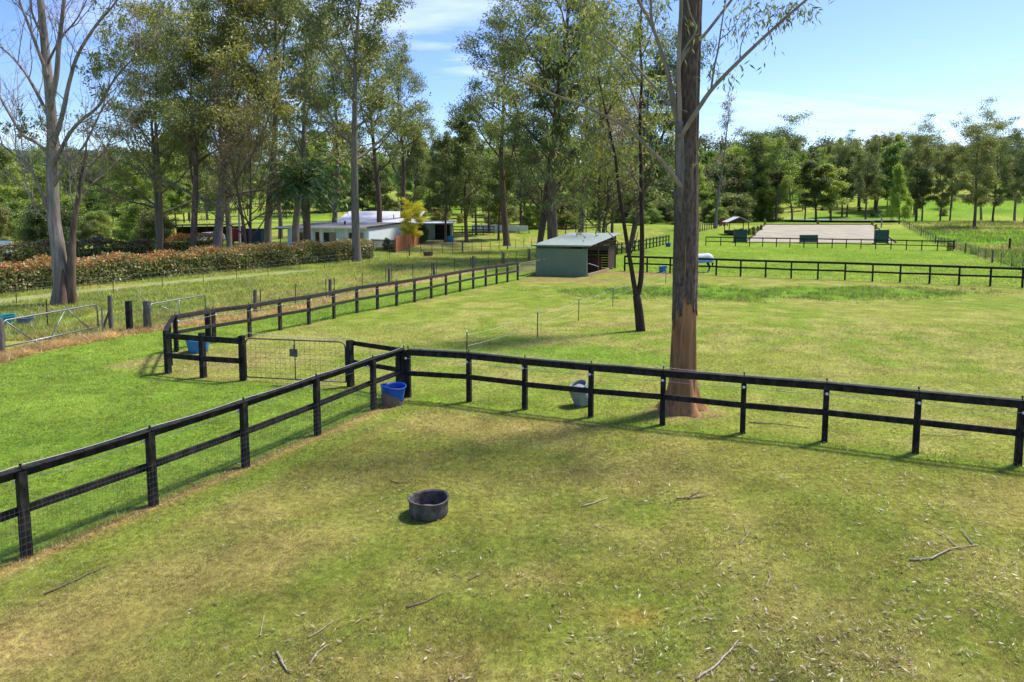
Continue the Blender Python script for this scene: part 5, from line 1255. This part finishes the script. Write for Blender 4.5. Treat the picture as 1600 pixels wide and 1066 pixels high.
for i, (u, v, vt, k_) in enumerate(((1171, 367.5, 357, 'bush'), (1177, 366, 354.5, 'bush_dark'), (1178, 369, 363, 'bush_yellow'), (1184, 362, 354.5, 'bush_olive'), (1189, 360, 353.8, 'bush_dark'))):
    T(k_, u, 0, vt, ('round green shrub nearest the green panel stand on the arena edge', 'dark upright shrub second along the left arena edge', 'low yellowish shrub in front of the dark upright one', 'shrub fourth along the left arena edge', 'dark shrub last along the left arena edge')[i], .9, 'shrubs along the left arena edge', None, 'bush', v=v)
for u, v, vt, lb in ((1195, 352, 348.5, 'clipped block shrub at the left rear corner of the arena'), (1278, 351, 348, 'clipped block shrub at the middle of the arena rear'), (1363, 352, 348, 'clipped block shrub at the right rear corner of the arena'), (1368, 359, 355, 'yellow green shrub behind the right green panel stand'), (1484, 392, 377, 'green shrub growing through the right end of the arena fence')):
    T('bush' if u != 1368 else 'bush_yellow', u, 0, vt, lb, .8, None, None, 'bush', v=v)

# ---- foreground tree
BT = G(1066, 641)
t = thing('big_gum_tree', 'great rough barked gum towering over the front fence with stripped brown butt', 'tree', BT)
def ring_tube(zs, rf, cx, n=48):
    V = []; 
    for i, z_ in enumerate(zs):
        for j in range(n):
            a = 2 * math.pi * j / n; r = rf(z_, a, i); V.append((cx(z_)[0] + math.cos(a) * r, cx(z_)[1] + math.sin(a) * r, z_))
    Fq = [(i * n + j, i * n + (j + 1) % n, (i + 1) * n + (j + 1) % n, (i + 1) * n + j) for i in range(len(zs) - 1) for j in range(n)]
    return V, Fq
def cxf(z_): return (.012 * math.sin(z_ * .7) - .004 * z_, .01 * math.sin(z_ * .9 + 1))
def rwood(z_, a, i):
    fl = .26 * math.exp(-z_ / .38) * (1 + .45 * math.sin(5 * a + 1.2) + .3 * math.sin(3 * a)); fur = .022 * math.sin(9 * a + .8 * math.sin(z_ * 1.3)) + .016 * math.sin(17 * a + z_ * .6) + .012 * math.sin(31 * a + 2 * z_)
    return .292 - .006 * z_ + fl + fur * (1.0 if z_ < 2.6 else .4)
zs = list(np.concatenate([np.linspace(-.15, .9, 14), np.linspace(1.0, 14, 60)]))
V, Fq = ring_tube(zs, rwood, cxf); o = np_mesh('trunk', V, Fq, M['bark_wood'], t, None, True)
zs = list(np.linspace(0, 1, 70)); V = []; n = 72
for i, s_ in enumerate(zs):
    for j in range(n):
        a = 2 * math.pi * j / n
        zb = 2.42 + .28 * math.sin(a * 1 + 2.6) + .16 * math.sin(3 * a + .5) + .1 * math.sin(7 * a) + .42 * (vnoise(np.array([a * 4.0]), np.array([.5]), 3)[0] - .5) + .22 * (vnoise(np.array([a * 13.0]), np.array([.5]), 4)[0] - .5)
        z_ = zb + (14 - zb) * s_ ** 1.15; r = .318 - .0065 * z_ + .012 * math.sin(11 * a + 1.5 * math.sin(z_)) + .01 * (vnoise(np.array([a * 9]), np.array([z_ * 2.5]), 5)[0] - .5) * 2 + .012 * (vnoise(np.array([a * 22]), np.array([z_ * 3]), 6)[0] - .5)
        r *= 1 if i else .99
        c_ = cxf(z_); V.append((c_[0] + math.cos(a) * r, c_[1] + math.sin(a) * r, z_))
Fq = [(i * n + j, i * n + (j + 1) % n, (i + 1) * n + (j + 1) % n, (i + 1) * n + j) for i in range(69) for j in range(n)]
o = np_mesh('bark', V, Fq, M['bark_dark'], t, None, True); sol = o.modifiers.new('thick', 'SOLIDIFY'); sol.thickness = .02; sol.offset = -1
YT = BT.y - .31
def px(l, dy=0.0): return [P(u, v, YT + dy * i / max(len(l) - 1, 1)) for i, (u, v) in enumerate(l)]
def limbpart(l, r0, r1, dy, mat='bark_pale', name='limb', n=10, y0=0.0):
    pts = [P(u, v, YT + y0 + (dy - y0) * i / (len(l) - 1)) for i, (u, v) in enumerate(l)]; sm = []
    for i in range(len(pts) - 1):
        a = pts[max(i - 1, 0)]; b_ = pts[i]; c_ = pts[i + 1]; d_ = pts[min(i + 2, len(pts) - 1)]
        for s_ in range(4):
            q = s_ / 4; sm.append(.5 * ((2 * b_) + (c_ - a) * q + (2 * a - 5 * b_ + 4 * c_ - d_) * q * q + (3 * b_ - a - 3 * c_ + d_) * q ** 3))
    sm.append(pts[-1]); k = len(sm); b = MB(); b.tube(sm, [r0 + (r1 - r0) * i / (k - 1) for i in range(k)], n, wob=.05)
    o = b.build(name, M[mat], t, True); return sm, o
limbpart([(1068, 400), (1068, 370), (1066, 330), (1064, 290), (1063, 250), (1062, 215), (1061, 190)], .1, .105, .0, 'bark_grey', 'pale_stem', 14, .26)
LT = []
LT.append(limbpart([(1064, 292), (1050, 272), (1034, 253), (1012, 230), (980, 200), (953, 185), (908, 164), (868, 149), (820, 128), (770, 112)], 0.058, 0.015, -1.5)[0])
LT.append(limbpart([(1062, 215), (1057, 185), (1050, 149), (1045, 120), (1037, 92), (1021, 45), (998, 2), (975, -45), (940, -110), (900, -180)], 0.076, 0.026, .6)[0])
LT.append(limbpart([(1062, 210), (1062, 170), (1060, 110), (1062, 50), (1064, 0), (1060, -70), (1075, -160)], 0.060, 0.030, -.5)[0])
LT.append(limbpart([(1056, 128), (1063, 98), (1080, 72), (1100, 55), (1124, 25), (1146, -4), (1180, -50), (1230, -110)], 0.050, 0.022, .4)[0])
LT.append(limbpart([(1064, 212), (1078, 190), (1095, 164), (1112, 140), (1140, 110), (1174, 77), (1205, 48), (1240, 17), (1268, -6), (1320, -40), (1380, -70)], 0.062, 0.017, -1.2)[0])
LT.append(limbpart([(1111, 140), (1116, 105), (1122, 78), (1126, 50), (1132, 12), (1140, -30)], 0.028, 0.011, -.3)[0])
LT.append(limbpart([(1048, 165), (1030, 144), (1010, 122), (990, 100), (970, 83), (940, 60), (900, 50), (850, 38)], 0.040, 0.013, 1.0)[0])
LT.append(limbpart([(1058, 118), (1068, 80), (1087, 48), (1078, 20), (1072, -10)], 0.024, 0.015, -.4)[0])
LT.append(limbpart([(1020, 45), (1017, 15), (1020, -20), (1035, -80)], 0.040, 0.022, -.4)[0])
LT.append(limbpart([(1156, 92), (1158, 70), (1168, 45), (1171, 28)], .014, .005, .0, 'bark_grey')[0])
LT.append(limbpart([(1124, 62), (1140, 50), (1154, 30), (1160, 10)], .014, .005, .2, 'bark_grey')[0])
limbpart([(1060, 176), (1068, 174), (1073, 176)], .03, .03, -.2, 'bark_mix', 'broken_stub')
b = MB(); q = P(1054, 297, YT + .03); b.lathe([(.04, 0), (.085, .05), (.08, .12), (.02, .16)], 10, q - Vector((0, 0, .16)), Matrix.Rotation(R(80), 3, 'X')); b.build('dark_burl', M['bark_dark'], t, True)
# hanging leaf sprays
rg = np.random.default_rng(77)
def sprays(cent, n_tip, spread, leaf_n, seed):
    rr = np.random.default_rng(seed); Ps = []
    for c_ in cent:
        for _ in range(n_tip):
            q = np.array(tuple(c_)) + rr.normal(size=3) * np.array(spread); m = rr.poisson(leaf_n)
            ln = rr.random(m); Ps.append(q[None, :] + np.stack([rr.normal(size=m) * .09, rr.normal(size=m) * .09, -.45 * ln], 1))
    return np.concatenate(Ps)
cents = [P(u, v, Y) for u, v, Y in [(1180, 5, 16), (1200, 0, 16), (1215, 12, 15.9), (1232, 2, 15.9), (1190, 20, 16), (1250, 2, 15.8), (1168, -8, 16), (1206, -14, 16)]]
Pa = sprays(cents, 5, (.22, .25, .12), 9, 1)
Pb = sprays([P(u, v, 16.2) for u, v in [(1113, 92), (1128, 98), (1140, 108), (1147, 104), (1104, 105), (1122, 108)]], 2, (.1, .15, .06), 6, 2)
Pc_ = sprays([P(u, v, 16.2) for u, v in [(1086, 225), (1092, 220), (1098, 232), (1196, 45), (1188, 52)]], 1, (.06, .1, .05), 6, 3)
up = []
for l in LT[:5] + [LT[6], LT[8]]:
    for q in l[int(len(l) * .72):]: up.append(q)
Pd = sprays([q for q in up if q.z > 10.8 or q.x < 1.2], 3, (.55, .6, .4), 9, 4)
Pe = sprays([P(u, v, 15.5) for u, v in [(870, 30), (905, 20), (930, 35), (890, 60), (840, 20), (855, 60), (915, 70), (955, 15), (815, 10), (880, 5)]], 6, (.3, .5, .2), 11, 6)
Ph = sprays([BT + Vector((rg.normal() * 2.4, rg.normal() * 2.4, 13.4 + rg.random() * 4)) for _ in range(46)], 4, (.6, .6, .5), 9, 5)
Pf = []
for l in LT:
    for q in l[int(len(l) * .45)::3]:
        if q.z > 8.2: Pf.append(q + Vector((0, 0, -.05)))
Pf = sprays(Pf, 1, (.16, .2, .1), 5, 12)
Pl = np.concatenate([Pa, Pb, Pc_, Pd, Pe, Ph, Pf]); m = len(Pl)
V, Fq = leaf_arrays(Pl, .13 + .11 * rg.random(m), .028 + .02 * rg.random(m), rg, .9)
o = np_mesh('crown', V - np.array(tuple(BT)), Fq, M['leaf_olive'], t)

# ---- small dark double stemmed tree
ST = G(1000, 517); t = thing('small_tree', 'slender dark tree forking low into two stems, sparse yellow green leaves', 'tree', ST); YT = ST.y
limbpart([(1001, 518), (999, 495), (996, 470), (994, 462)], .21, .15, 0, 'bark_black', 'trunk')
s1, _ = limbpart([(994, 464), (990, 440), (985, 410), (979, 375), (972, 330), (966, 290), (962, 250), (955, 215), (945, 170), (935, 120)], .11, .025, -.6, 'bark_black', 'stem')
s2, _ = limbpart([(995, 464), (1001, 440), (1003, 400), (1003, 350), (1002, 300), (1001, 240), (1000, 180), (1003, 120), (1000, 60), (1003, 0), (1005, -40)], .12, .025, .5, 'bark_black', 'stem')
tw = [limbpart([(984, 400), (993, 380), (997, 362)], .03, .012, -.1, 'bark_black', 'twig', 6)[0], limbpart([(982, 395), (965, 378), (945, 358), (920, 338), (905, 318)], .025, .008, -.8, 'bark_grey', 'twig', 6)[0],
      limbpart([(1002, 300), (985, 270), (960, 240), (930, 220), (905, 205)], .04, .01, .4, 'bark_grey', 'limb', 6)[0], limbpart([(1001, 230), (1015, 200), (1030, 180), (1036, 160)], .035, .01, .3, 'bark_grey', 'limb', 6)[0],
      limbpart([(1001, 180), (985, 140), (965, 110), (945, 85), (915, 60)], .035, .01, -.5, 'bark_grey', 'limb', 6)[0], limbpart([(966, 285), (945, 262), (915, 250), (885, 240)], .03, .008, -.4, 'bark_grey', 'limb', 6)[0],
      limbpart([(1002, 90), (1015, 60), (1025, 30), (1028, 0)], .03, .01, .3, 'bark_grey', 'limb', 6)[0], limbpart([(1001, 130), (980, 100), (955, 60), (935, 20), (920, -20)], .035, .01, .5, 'bark_grey', 'limb', 6)[0]]
cl = []
for l in [s1[len(s1) // 2:], s2[len(s2) // 2:]] + tw[2:]:
    for q in l[len(l) // 3:]: cl.append(q)
cl += [P(u, v, YT + dy) for u, v, dy in [(900, 325, -1), (905, 312, -1), (915, 345, -1.2), (895, 300, -1), (985, 45, 0), (1000, 55, 0), (975, 60, .5), (1015, 70, 0), (990, 85, .4), (960, 40, .5), (1005, 30, .2), (930, 90, 0), (900, 120, .5), (920, 140, .3), (890, 160, 0), (940, 160, .3), (1020, 110, 0), (985, 215, .2), (965, 225, 0), (1020, 235, .2), (960, 265, .4), (985, 260, .2), (940, 285, .3), (1010, 290, .2)]]
Pn = sprays(cl, 6, (.5, .5, .35), 10, 9); m = len(Pn); mk = NP.random(m)
V, Fq = leaf_arrays(Pn[mk < .6], .17 + .12 * NP.random((mk < .6).sum()), .05, NP, .7); np_mesh('crown', V - np.array(tuple(ST)), Fq, M['leaf_yellow'], t)
V, Fq = leaf_arrays(Pn[mk >= .6], .17 + .12 * NP.random((mk >= .6).sum()), .05, NP, .7); np_mesh('crown', V - np.array(tuple(ST)), Fq, M['leaf_olive'], t)

# ---- bare double trunked tree on the left
DT = G(98, 476); t = thing('bare_gum_tree', 'big nearly leafless gum with fluted double trunk in front of the hedge', 'tree', DT); YT = DT.y
limbpart([(97, 477), (97, 455), (95, 430), (91, 390), (84, 340), (82, 280), (82, 210), (78, 150), (72, 90), (66, 30), (60, -40), (62, -110)], .43, .12, .3, 'bark_ash', 'trunk', 16)
limbpart([(111, 476), (111, 440), (112, 400), (113, 370), (118, 335), (124, 300), (127, 275), (133, 245), (136, 215)], .26, .025, .2, 'bark_mix', 'trunk', 12)
limbpart([(84, 477), (86, 460), (88, 440), (89, 410), (86, 370)], .2, .05, .1, 'bark_ash', 'root_flare', 10, -.28)
limbpart([(99, 478), (99, 455), (98, 430), (94, 395)], .22, .06, .0, 'bark_red', 'root_flare', 10, -.42)
limbpart([(117, 477), (115, 455), (113, 430), (113, 400)], .16, .06, .1, 'bark_red', 'root_flare', 10, -.1)
BB = []
def bare(l, r0, r1, dy, mat='bark_ash'): BB.append(limbpart(l, r0 * .66, r1 * .7, dy, mat, 'limb', 8)[0])
bare([(88, 350), (72, 320), (60, 290), (45, 262), (20, 240), (-15, 215), (-60, 200)], .16, .03, -.8)
bare([(83, 250), (60, 225), (35, 210), (10, 170), (-10, 140), (-60, 110)], .17, .04, 1.0)
bare([(79, 190), (60, 150), (40, 115), (15, 85), (-20, 60)], .16, .04, .5)
bare([(78, 170), (88, 120), (92, 70), (98, 20), (104, -40), (108, -90)], .22, .08, -.3)
bare([(75, 120), (60, 80), (45, 40), (30, 0), (20, -50)], .15, .05, -.4)
bare([(82, 230), (96, 185), (108, 130), (122, 85), (150, 40), (180, 5), (200, -30)], .2, .05, -.6)
bare([(84, 260), (105, 215), (125, 190), (155, 165), (175, 130), (200, 100), (235, 72), (252, 55)], .17, .02, .5)
bare([(85, 290), (105, 255), (130, 230), (150, 190), (163, 160), (172, 120)], .13, .03, -.5)
bare([(126, 290), (140, 262), (160, 240), (175, 215), (192, 190)], .09, .02, .2)
bare([(118, 330), (110, 300), (108, 270), (100, 240)], .06, .02, .2)
bare([(124, 320), (134, 300), (150, 280), (160, 272)], .05, .012, -.2, 'bark_pale')
bare([(84, 352), (58, 330), (45, 305), (30, 285), (5, 272)], .07, .015, -.5, 'bark_pale')
bare([(122, 310), (118, 280), (112, 262), (108, 245)], .06, .02, .2, 'bark_pale')
bare([(74, 100), (95, 60), (120, 30), (140, -10)], .1, .03, .4)
bare([(68, 60), (50, 20), (48, -20), (40, -60)], .1, .03, .4)
rb_ = random.Random(5); twl = []
b = MB()
for l in list(BB):
    k = len(l)
    for i in range(int(k * .25), k - 2, 3):
        d = (l[i + 1] - l[i - 1]).normalized() * .8 + Vector((rb_.gauss(0, .55), rb_.gauss(0, .55), rb_.gauss(.55, .3))); Lq = 1.8 + 2.6 * rb_.random()
        q, _d = limb(NP, l[i], d, Lq, 0, .09, .3, 8); b.tube(q, [.03 * (1 - .75 * j / 8) for j in range(9)], 5, False); BB.append(q)
b.build('branches', M['bark_ash'], t)
for l in list(BB):
    k = len(l)
    for i in range(int(k * .4), k, 2):
        for _ in range(2):
            d = (l[min(i + 1, k - 1)] - l[max(i - 1, 0)]).normalized() + Vector((rb_.gauss(0, .7), rb_.gauss(0, .7), rb_.gauss(.35, .5))); Lq = .7 + 1.5 * rb_.random()
            q, _d = limb(NP, l[i], d, Lq, 0, .07, .35, 5); twl.append((q, .014))
            for w in range(3):
                s_ = q[rb_.randrange(2, 5)]; d2 = _d + Vector((rb_.gauss(0, .7), rb_.gauss(0, .7), rb_.gauss(.1, .5))); q2, _ = limb(NP, s_, d2, Lq * .5, 0, .03, .35, 4); twl.append((q2, .008))
b = MB()
for q, r in twl: b.tube(q, [r * (1 - .8 * j / (len(q) - 1)) for j in range(len(q))], 4, False)
b.build('twigs', M['bark_ash'], t)
lc = [P(u, v, YT) for u, v in [(142, 85), (150, 92), (135, 95), (160, 80), (170, 92), (190, 75), (50, 180), (40, 190), (60, 175), (180, 30), (215, 80), (150, 120), (165, 140), (20, 200), (175, 15), (205, 60)]]
Pn = sprays(lc, 7, (.45, .5, .25), 14, 21); m = len(Pn); V, Fq = leaf_arrays(Pn, .2 + .12 * NP.random(m), .07, NP, .6); np_mesh('crown', V - np.array(tuple(DT)), Fq, M['leaf_dark'], t)

# ---- palm
PB = PG(478, 70); t = thing('palm_tree', 'dark green feather palm standing in front of the white house', 'palm', PB)
zc = P(478, 290, 70).z
b = MB(); b.tube([PB, PB + Vector((.05, 0, zc * .4)), PB + Vector((0, 0, zc * .8)), PB + Vector((0, 0, zc))], [.42, .36, .42, .3], 14, wob=.08); b.build('trunk', M['bark_mix'], t, True)
fb = MB(); LP = []; LD = []; rp_ = random.Random(3)
for i in range(60):
    az = 2.4 * i; el = 1.35 - 1.6 * (i / 59) + rp_.gauss(0, .08); Lf = 4.9 * (.85 + .3 * rp_.random()); p = PB + Vector((0, 0, zc)); d = Vector((math.cos(az) * math.cos(el), math.sin(az) * math.cos(el), math.sin(el))); pts = [p.copy()]
    for s_ in range(10): pts.append(pts[-1] + d * (Lf / 10)); d = (d + Vector((0, 0, -.1 - .022 * s_))).normalized()
    fb.tube(pts, [.05 * (1 - .8 * j / 10) for j in range(11)], 5, False)
    for j in range(1, 10):
        dd = (pts[j + 1] - pts[j]).normalized(); sd = dd.cross(Vector((0, 0, 1))).normalized()
        for q in range(4):
            for s_ in (-1, 1):
                LP.append(tuple(pts[j].lerp(pts[j + 1], q / 4))); LD.append(tuple(sd * s_ + dd * .5 + Vector((rp_.gauss(0, .1), rp_.gauss(0, .1), -.5 + rp_.gauss(0, .2)))))
fb.build('frond_ribs', M['leaf_palm'], t)
m = len(LP); V, Fq = leaf_arrays(np.array(LP), .8 + .3 * NP.random(m), .085, NP, dirs=np.array(LD)); np_mesh('crown', V - np.array(tuple(PB)), Fq, M['leaf_palm'], t)

# ---- hedges
def hedge(label, path, w, h, nper, pal, top, seed, name='hedge', L=.2, mix=None):
    rg = np.random.default_rng(seed); t = thing(name, label, 'hedge', path[0])
    Ps = []; Cs = []; b = MB()
    acc = 0
    for p, q in zip(path[:-1], path[1:]):
        d = q - p; Ln = d.length; d.normalize(); n = Vector((-d.y, d.x, 0)); m = int(Ln * nper)
        s_ = rg.random(m) * Ln; th = rg.random(m)
        hh = h * (.68 + .6 * fbm(s_ + acc, s_ * 0, .55, seed, 4)); bulge = .8 * (fbm(s_ + acc, th * 2, .8, seed + 3, 3) - .5)
        sec = rg.choice(3, m, p=[.45, .37, .18]); y = np.where(sec == 0, -w / 2 + bulge + rg.normal(size=m) * .09, np.where(sec == 2, w / 2 - bulge + rg.normal(size=m) * .09, (rg.random(m) - .5) * w))
        z_ = np.where(sec == 1, hh + rg.normal(size=m) * .1, hh * th ** .85 + rg.normal(size=m) * .04)
        Pq = np.array(tuple(p))[None, :] + s_[:, None] * np.array(tuple(d)) + y[:, None] * np.array(tuple(n)) + np.stack([s_ * 0, s_ * 0, np.clip(z_, .02, None)], 1)
        hrel = z_ / hh; base = pal[rg.integers(0, len(pal), m)]; tp_ = top[rg.integers(0, len(top), m)]
        sec_mix = .72 * np.clip((hrel - .74) / .25, 0, 1) * (.5 + .7 * fbm(s_ + acc, hrel * 3, .35, seed + 9, 3)) + .05
        if mix is not None: sec_mix *= mix((acc + s_))
        pick = rg.random(m) < sec_mix; cc = np.where(pick[:, None], tp_, base) * (.7 + .6 * rg.random(m))[:, None]
        Ps.append(Pq); Cs.append(cc); acc += Ln
        b.beam(p + Vector((0, 0, h * .36)), q + Vector((0, 0, h * .36)), w * .5, h * .7)
    Pq = np.concatenate(Ps); cc = np.concatenate(Cs); m = len(Pq)
    V, Fq = leaf_arrays(Pq, L * (.6 + .7 * rg.random(m)), L * .55, rg, .15)
    b.build('inner_branches', M['shed_timber'], t)
    np_mesh('foliage', V - np.array(tuple(path[0])), Fq, M['leaf_attr'], t, np.repeat(cc, 4, 0))
gp_ = np.array([(.1, .15, .035), (.14, .19, .045), (.19, .22, .06), (.26, .27, .09), (.32, .28, .11)]); rp2 = np.array([(.48, .17, .05), (.42, .22, .06), (.5, .28, .09), (.33, .11, .04), (.28, .25, .06)])
hl = sum((q - p).length for p, q in zip(HEDGE[:-1], HEDGE[1:]))
hpath = [p + Vector((0, .95, 0)) for p in HEDGE]
hedge('long hedge with orange red new growth running along the gravel drive', hpath, 1.7, 1.75, 900, gp_, rp2, 4, mix=lambda s_: 1.15 - .7 * np.clip(s_ / hl, 0, 1))
H2 = [PG(u, Y) for u, Y in ((-120, 54), (0, 58), (80, 62), (150, 66), (235, 70))]
hedge('mixed darker hedge behind the orange one at the far left', H2, 1.6, 2.0, 420, gp_, np.array([(.13, .03, .03), (.2, .09, .04), (.06, .09, .03)]), 6, L=.26)
H3 = [PG(u, Y) for u, Y in ((258, 80), (300, 82), (345, 84))]
hedge('low orange tipped hedge in front of the open machinery shed', H3, 1.6, 1.9, 420, gp_ * 1.2, np.array([(.38, .19, .03), (.3, .12, .03)]), 8, L=.26, mix=lambda s_: 1.6)

# ---- horse behind the middle fence
hpnt = G(1095, 425.5); hz = thing('rugged_horse', 'dark legged horse in white and pale blue rug grazing behind the middle fence', 'horse', hpnt)
def skinned(name, nodes, edges, mat, parent, sub=2):
    me = bpy.data.meshes.new(name); me.from_pydata([n_[0] for n_ in nodes], edges, []); o = bpy.data.objects.new(name, me); link(o, parent); me.materials.append(M[mat])
    sk = o.modifiers.new('skin', 'SKIN'); me.skin_vertices or None
    for i, n_ in enumerate(nodes):
        r = n_[1]; me.skin_vertices[0].data[i].radius = (r, r) if not isinstance(r, tuple) else r
    me.skin_vertices[0].data[0].use_root = True
    sk.use_smooth_shade = True; sb_ = o.modifiers.new('sub', 'SUBSURF'); sb_.levels = sub; sb_.render_levels = sub
    return o
nodes = [((.55, 0, 1.17), .29), ((.15, 0, 1.1), .33), ((-.3, 0, 1.08), .34), ((-.68, 0, 1.18), .3), ((-.98, 0, 1.32), .2), ((-1.25, 0, 1.3), .15), ((-1.5, 0, 1.05), .12), ((-1.72, 0, .78), .11), ((-1.86, 0, .52), .07), ((-1.9, 0, .4), .06)]
edges = [(i, i + 1) for i in range(9)]
def leg(att, pts):
    k = len(nodes); prev = att
    for p, r in pts: nodes.append((p, r)); edges.append((prev, len(nodes) - 1)); prev = len(nodes) - 1
for y, dx_ in ((.17, .05), (-.17, -.1)):
    leg(0, [((.68 + dx_, y, .98), .17), ((.56 + dx_, y, .72), .1), ((.74 + dx_, y, .5), .065), ((.7 + dx_, y, .28), .045), ((.69 + dx_, y, .12), .05), ((.66 + dx_, y, .03), .06)])
for y, dx_ in ((.16, .08), (-.16, -.1)):
    leg(3, [((-.7 + dx_, y, .9), .14), ((-.7 + dx_, y, .62), .075), ((-.71 + dx_, y, .46), .06), ((-.71 + dx_, y, .25), .043), ((-.71 + dx_, y, .12), .048), ((-.74 + dx_, y, .03), .06)])
skinned('body', nodes, edges, 'horse', hz)
b = MB()
for s_ in (-1, 1): b.tube([hpnt + Vector((-1.45, .07 * s_, 1.2)), hpnt + Vector((-1.43, .1 * s_, 1.32)), hpnt + Vector((-1.44, .1 * s_, 1.38))], [.035, .03, .006], 8)
b.build('ears', M['horse'], hz, True)
b = MB(); b.tube([hpnt + Vector((.82, 0, 1.2)), hpnt + Vector((.93, 0, 1.05)), hpnt + Vector((.95, 0, .75)), hpnt + Vector((.93, 0, .45))], [.05, .08, .09, .03], 8, wob=.2); b.build('tail', M['horse'], hz, True)
for x, y in ((.71, .17), (.56, -.17), (-.63, .16), (-.81, -.16)):
    b = MB(); b.lathe([(.062, .0), (.07, .04), (.06, .09), (.056, .22), (.05, .24)], 12, hpnt + Vector((x - .02, y, .0))); b.build('white_sock', M['sock'], hz, True)
# rug draped over the trunk
def rug(name, mat, t0, t1, z_lo, z_hi, off):
    V = []; Fq = []; xs = np.linspace(-.98, .93, 20); ths = np.linspace(t0, t1, 15)
    for x in xs:
        rx = np.interp(x, [-1.0, -.7, -.3, .15, .55, .8, .95], [.25, .35, .39, .385, .36, .32, .2]) + off; zc_ = np.interp(x, [-1, -.68, -.3, .15, .55, .95], [1.26, 1.17, 1.09, 1.11, 1.18, 1.1])
        for th in ths:
            y = math.sin(th) * rx * .92; z_ = zc_ + math.cos(th) * rx
            if abs(th) > math.pi / 2: y = math.copysign(rx * .92 * (1 + .05 * math.sin(9 * x)), th); z_ = zc_ - (abs(th) - math.pi / 2) * .42
            V.append((x, y, z_))
    k = len(ths)
    for i in range(len(xs) - 1):
        for j in range(k - 1): Fq.append((i * k + j, i * k + j + 1, (i + 1) * k + j + 1, (i + 1) * k + j))
    o = np_mesh(name, V, Fq, M[mat], hz, None, True); s_ = o.modifiers.new('thick', 'SOLIDIFY'); s_.thickness = .015
rug('rug', 'rug_white', -1.75, 1.75, 0, 0, .02); rug('rug_side', 'rug_blue', 1.45, 2.35, 0, 0, .03); rug('rug_side', 'rug_blue', -2.35, -1.45, 0, 0, .03)
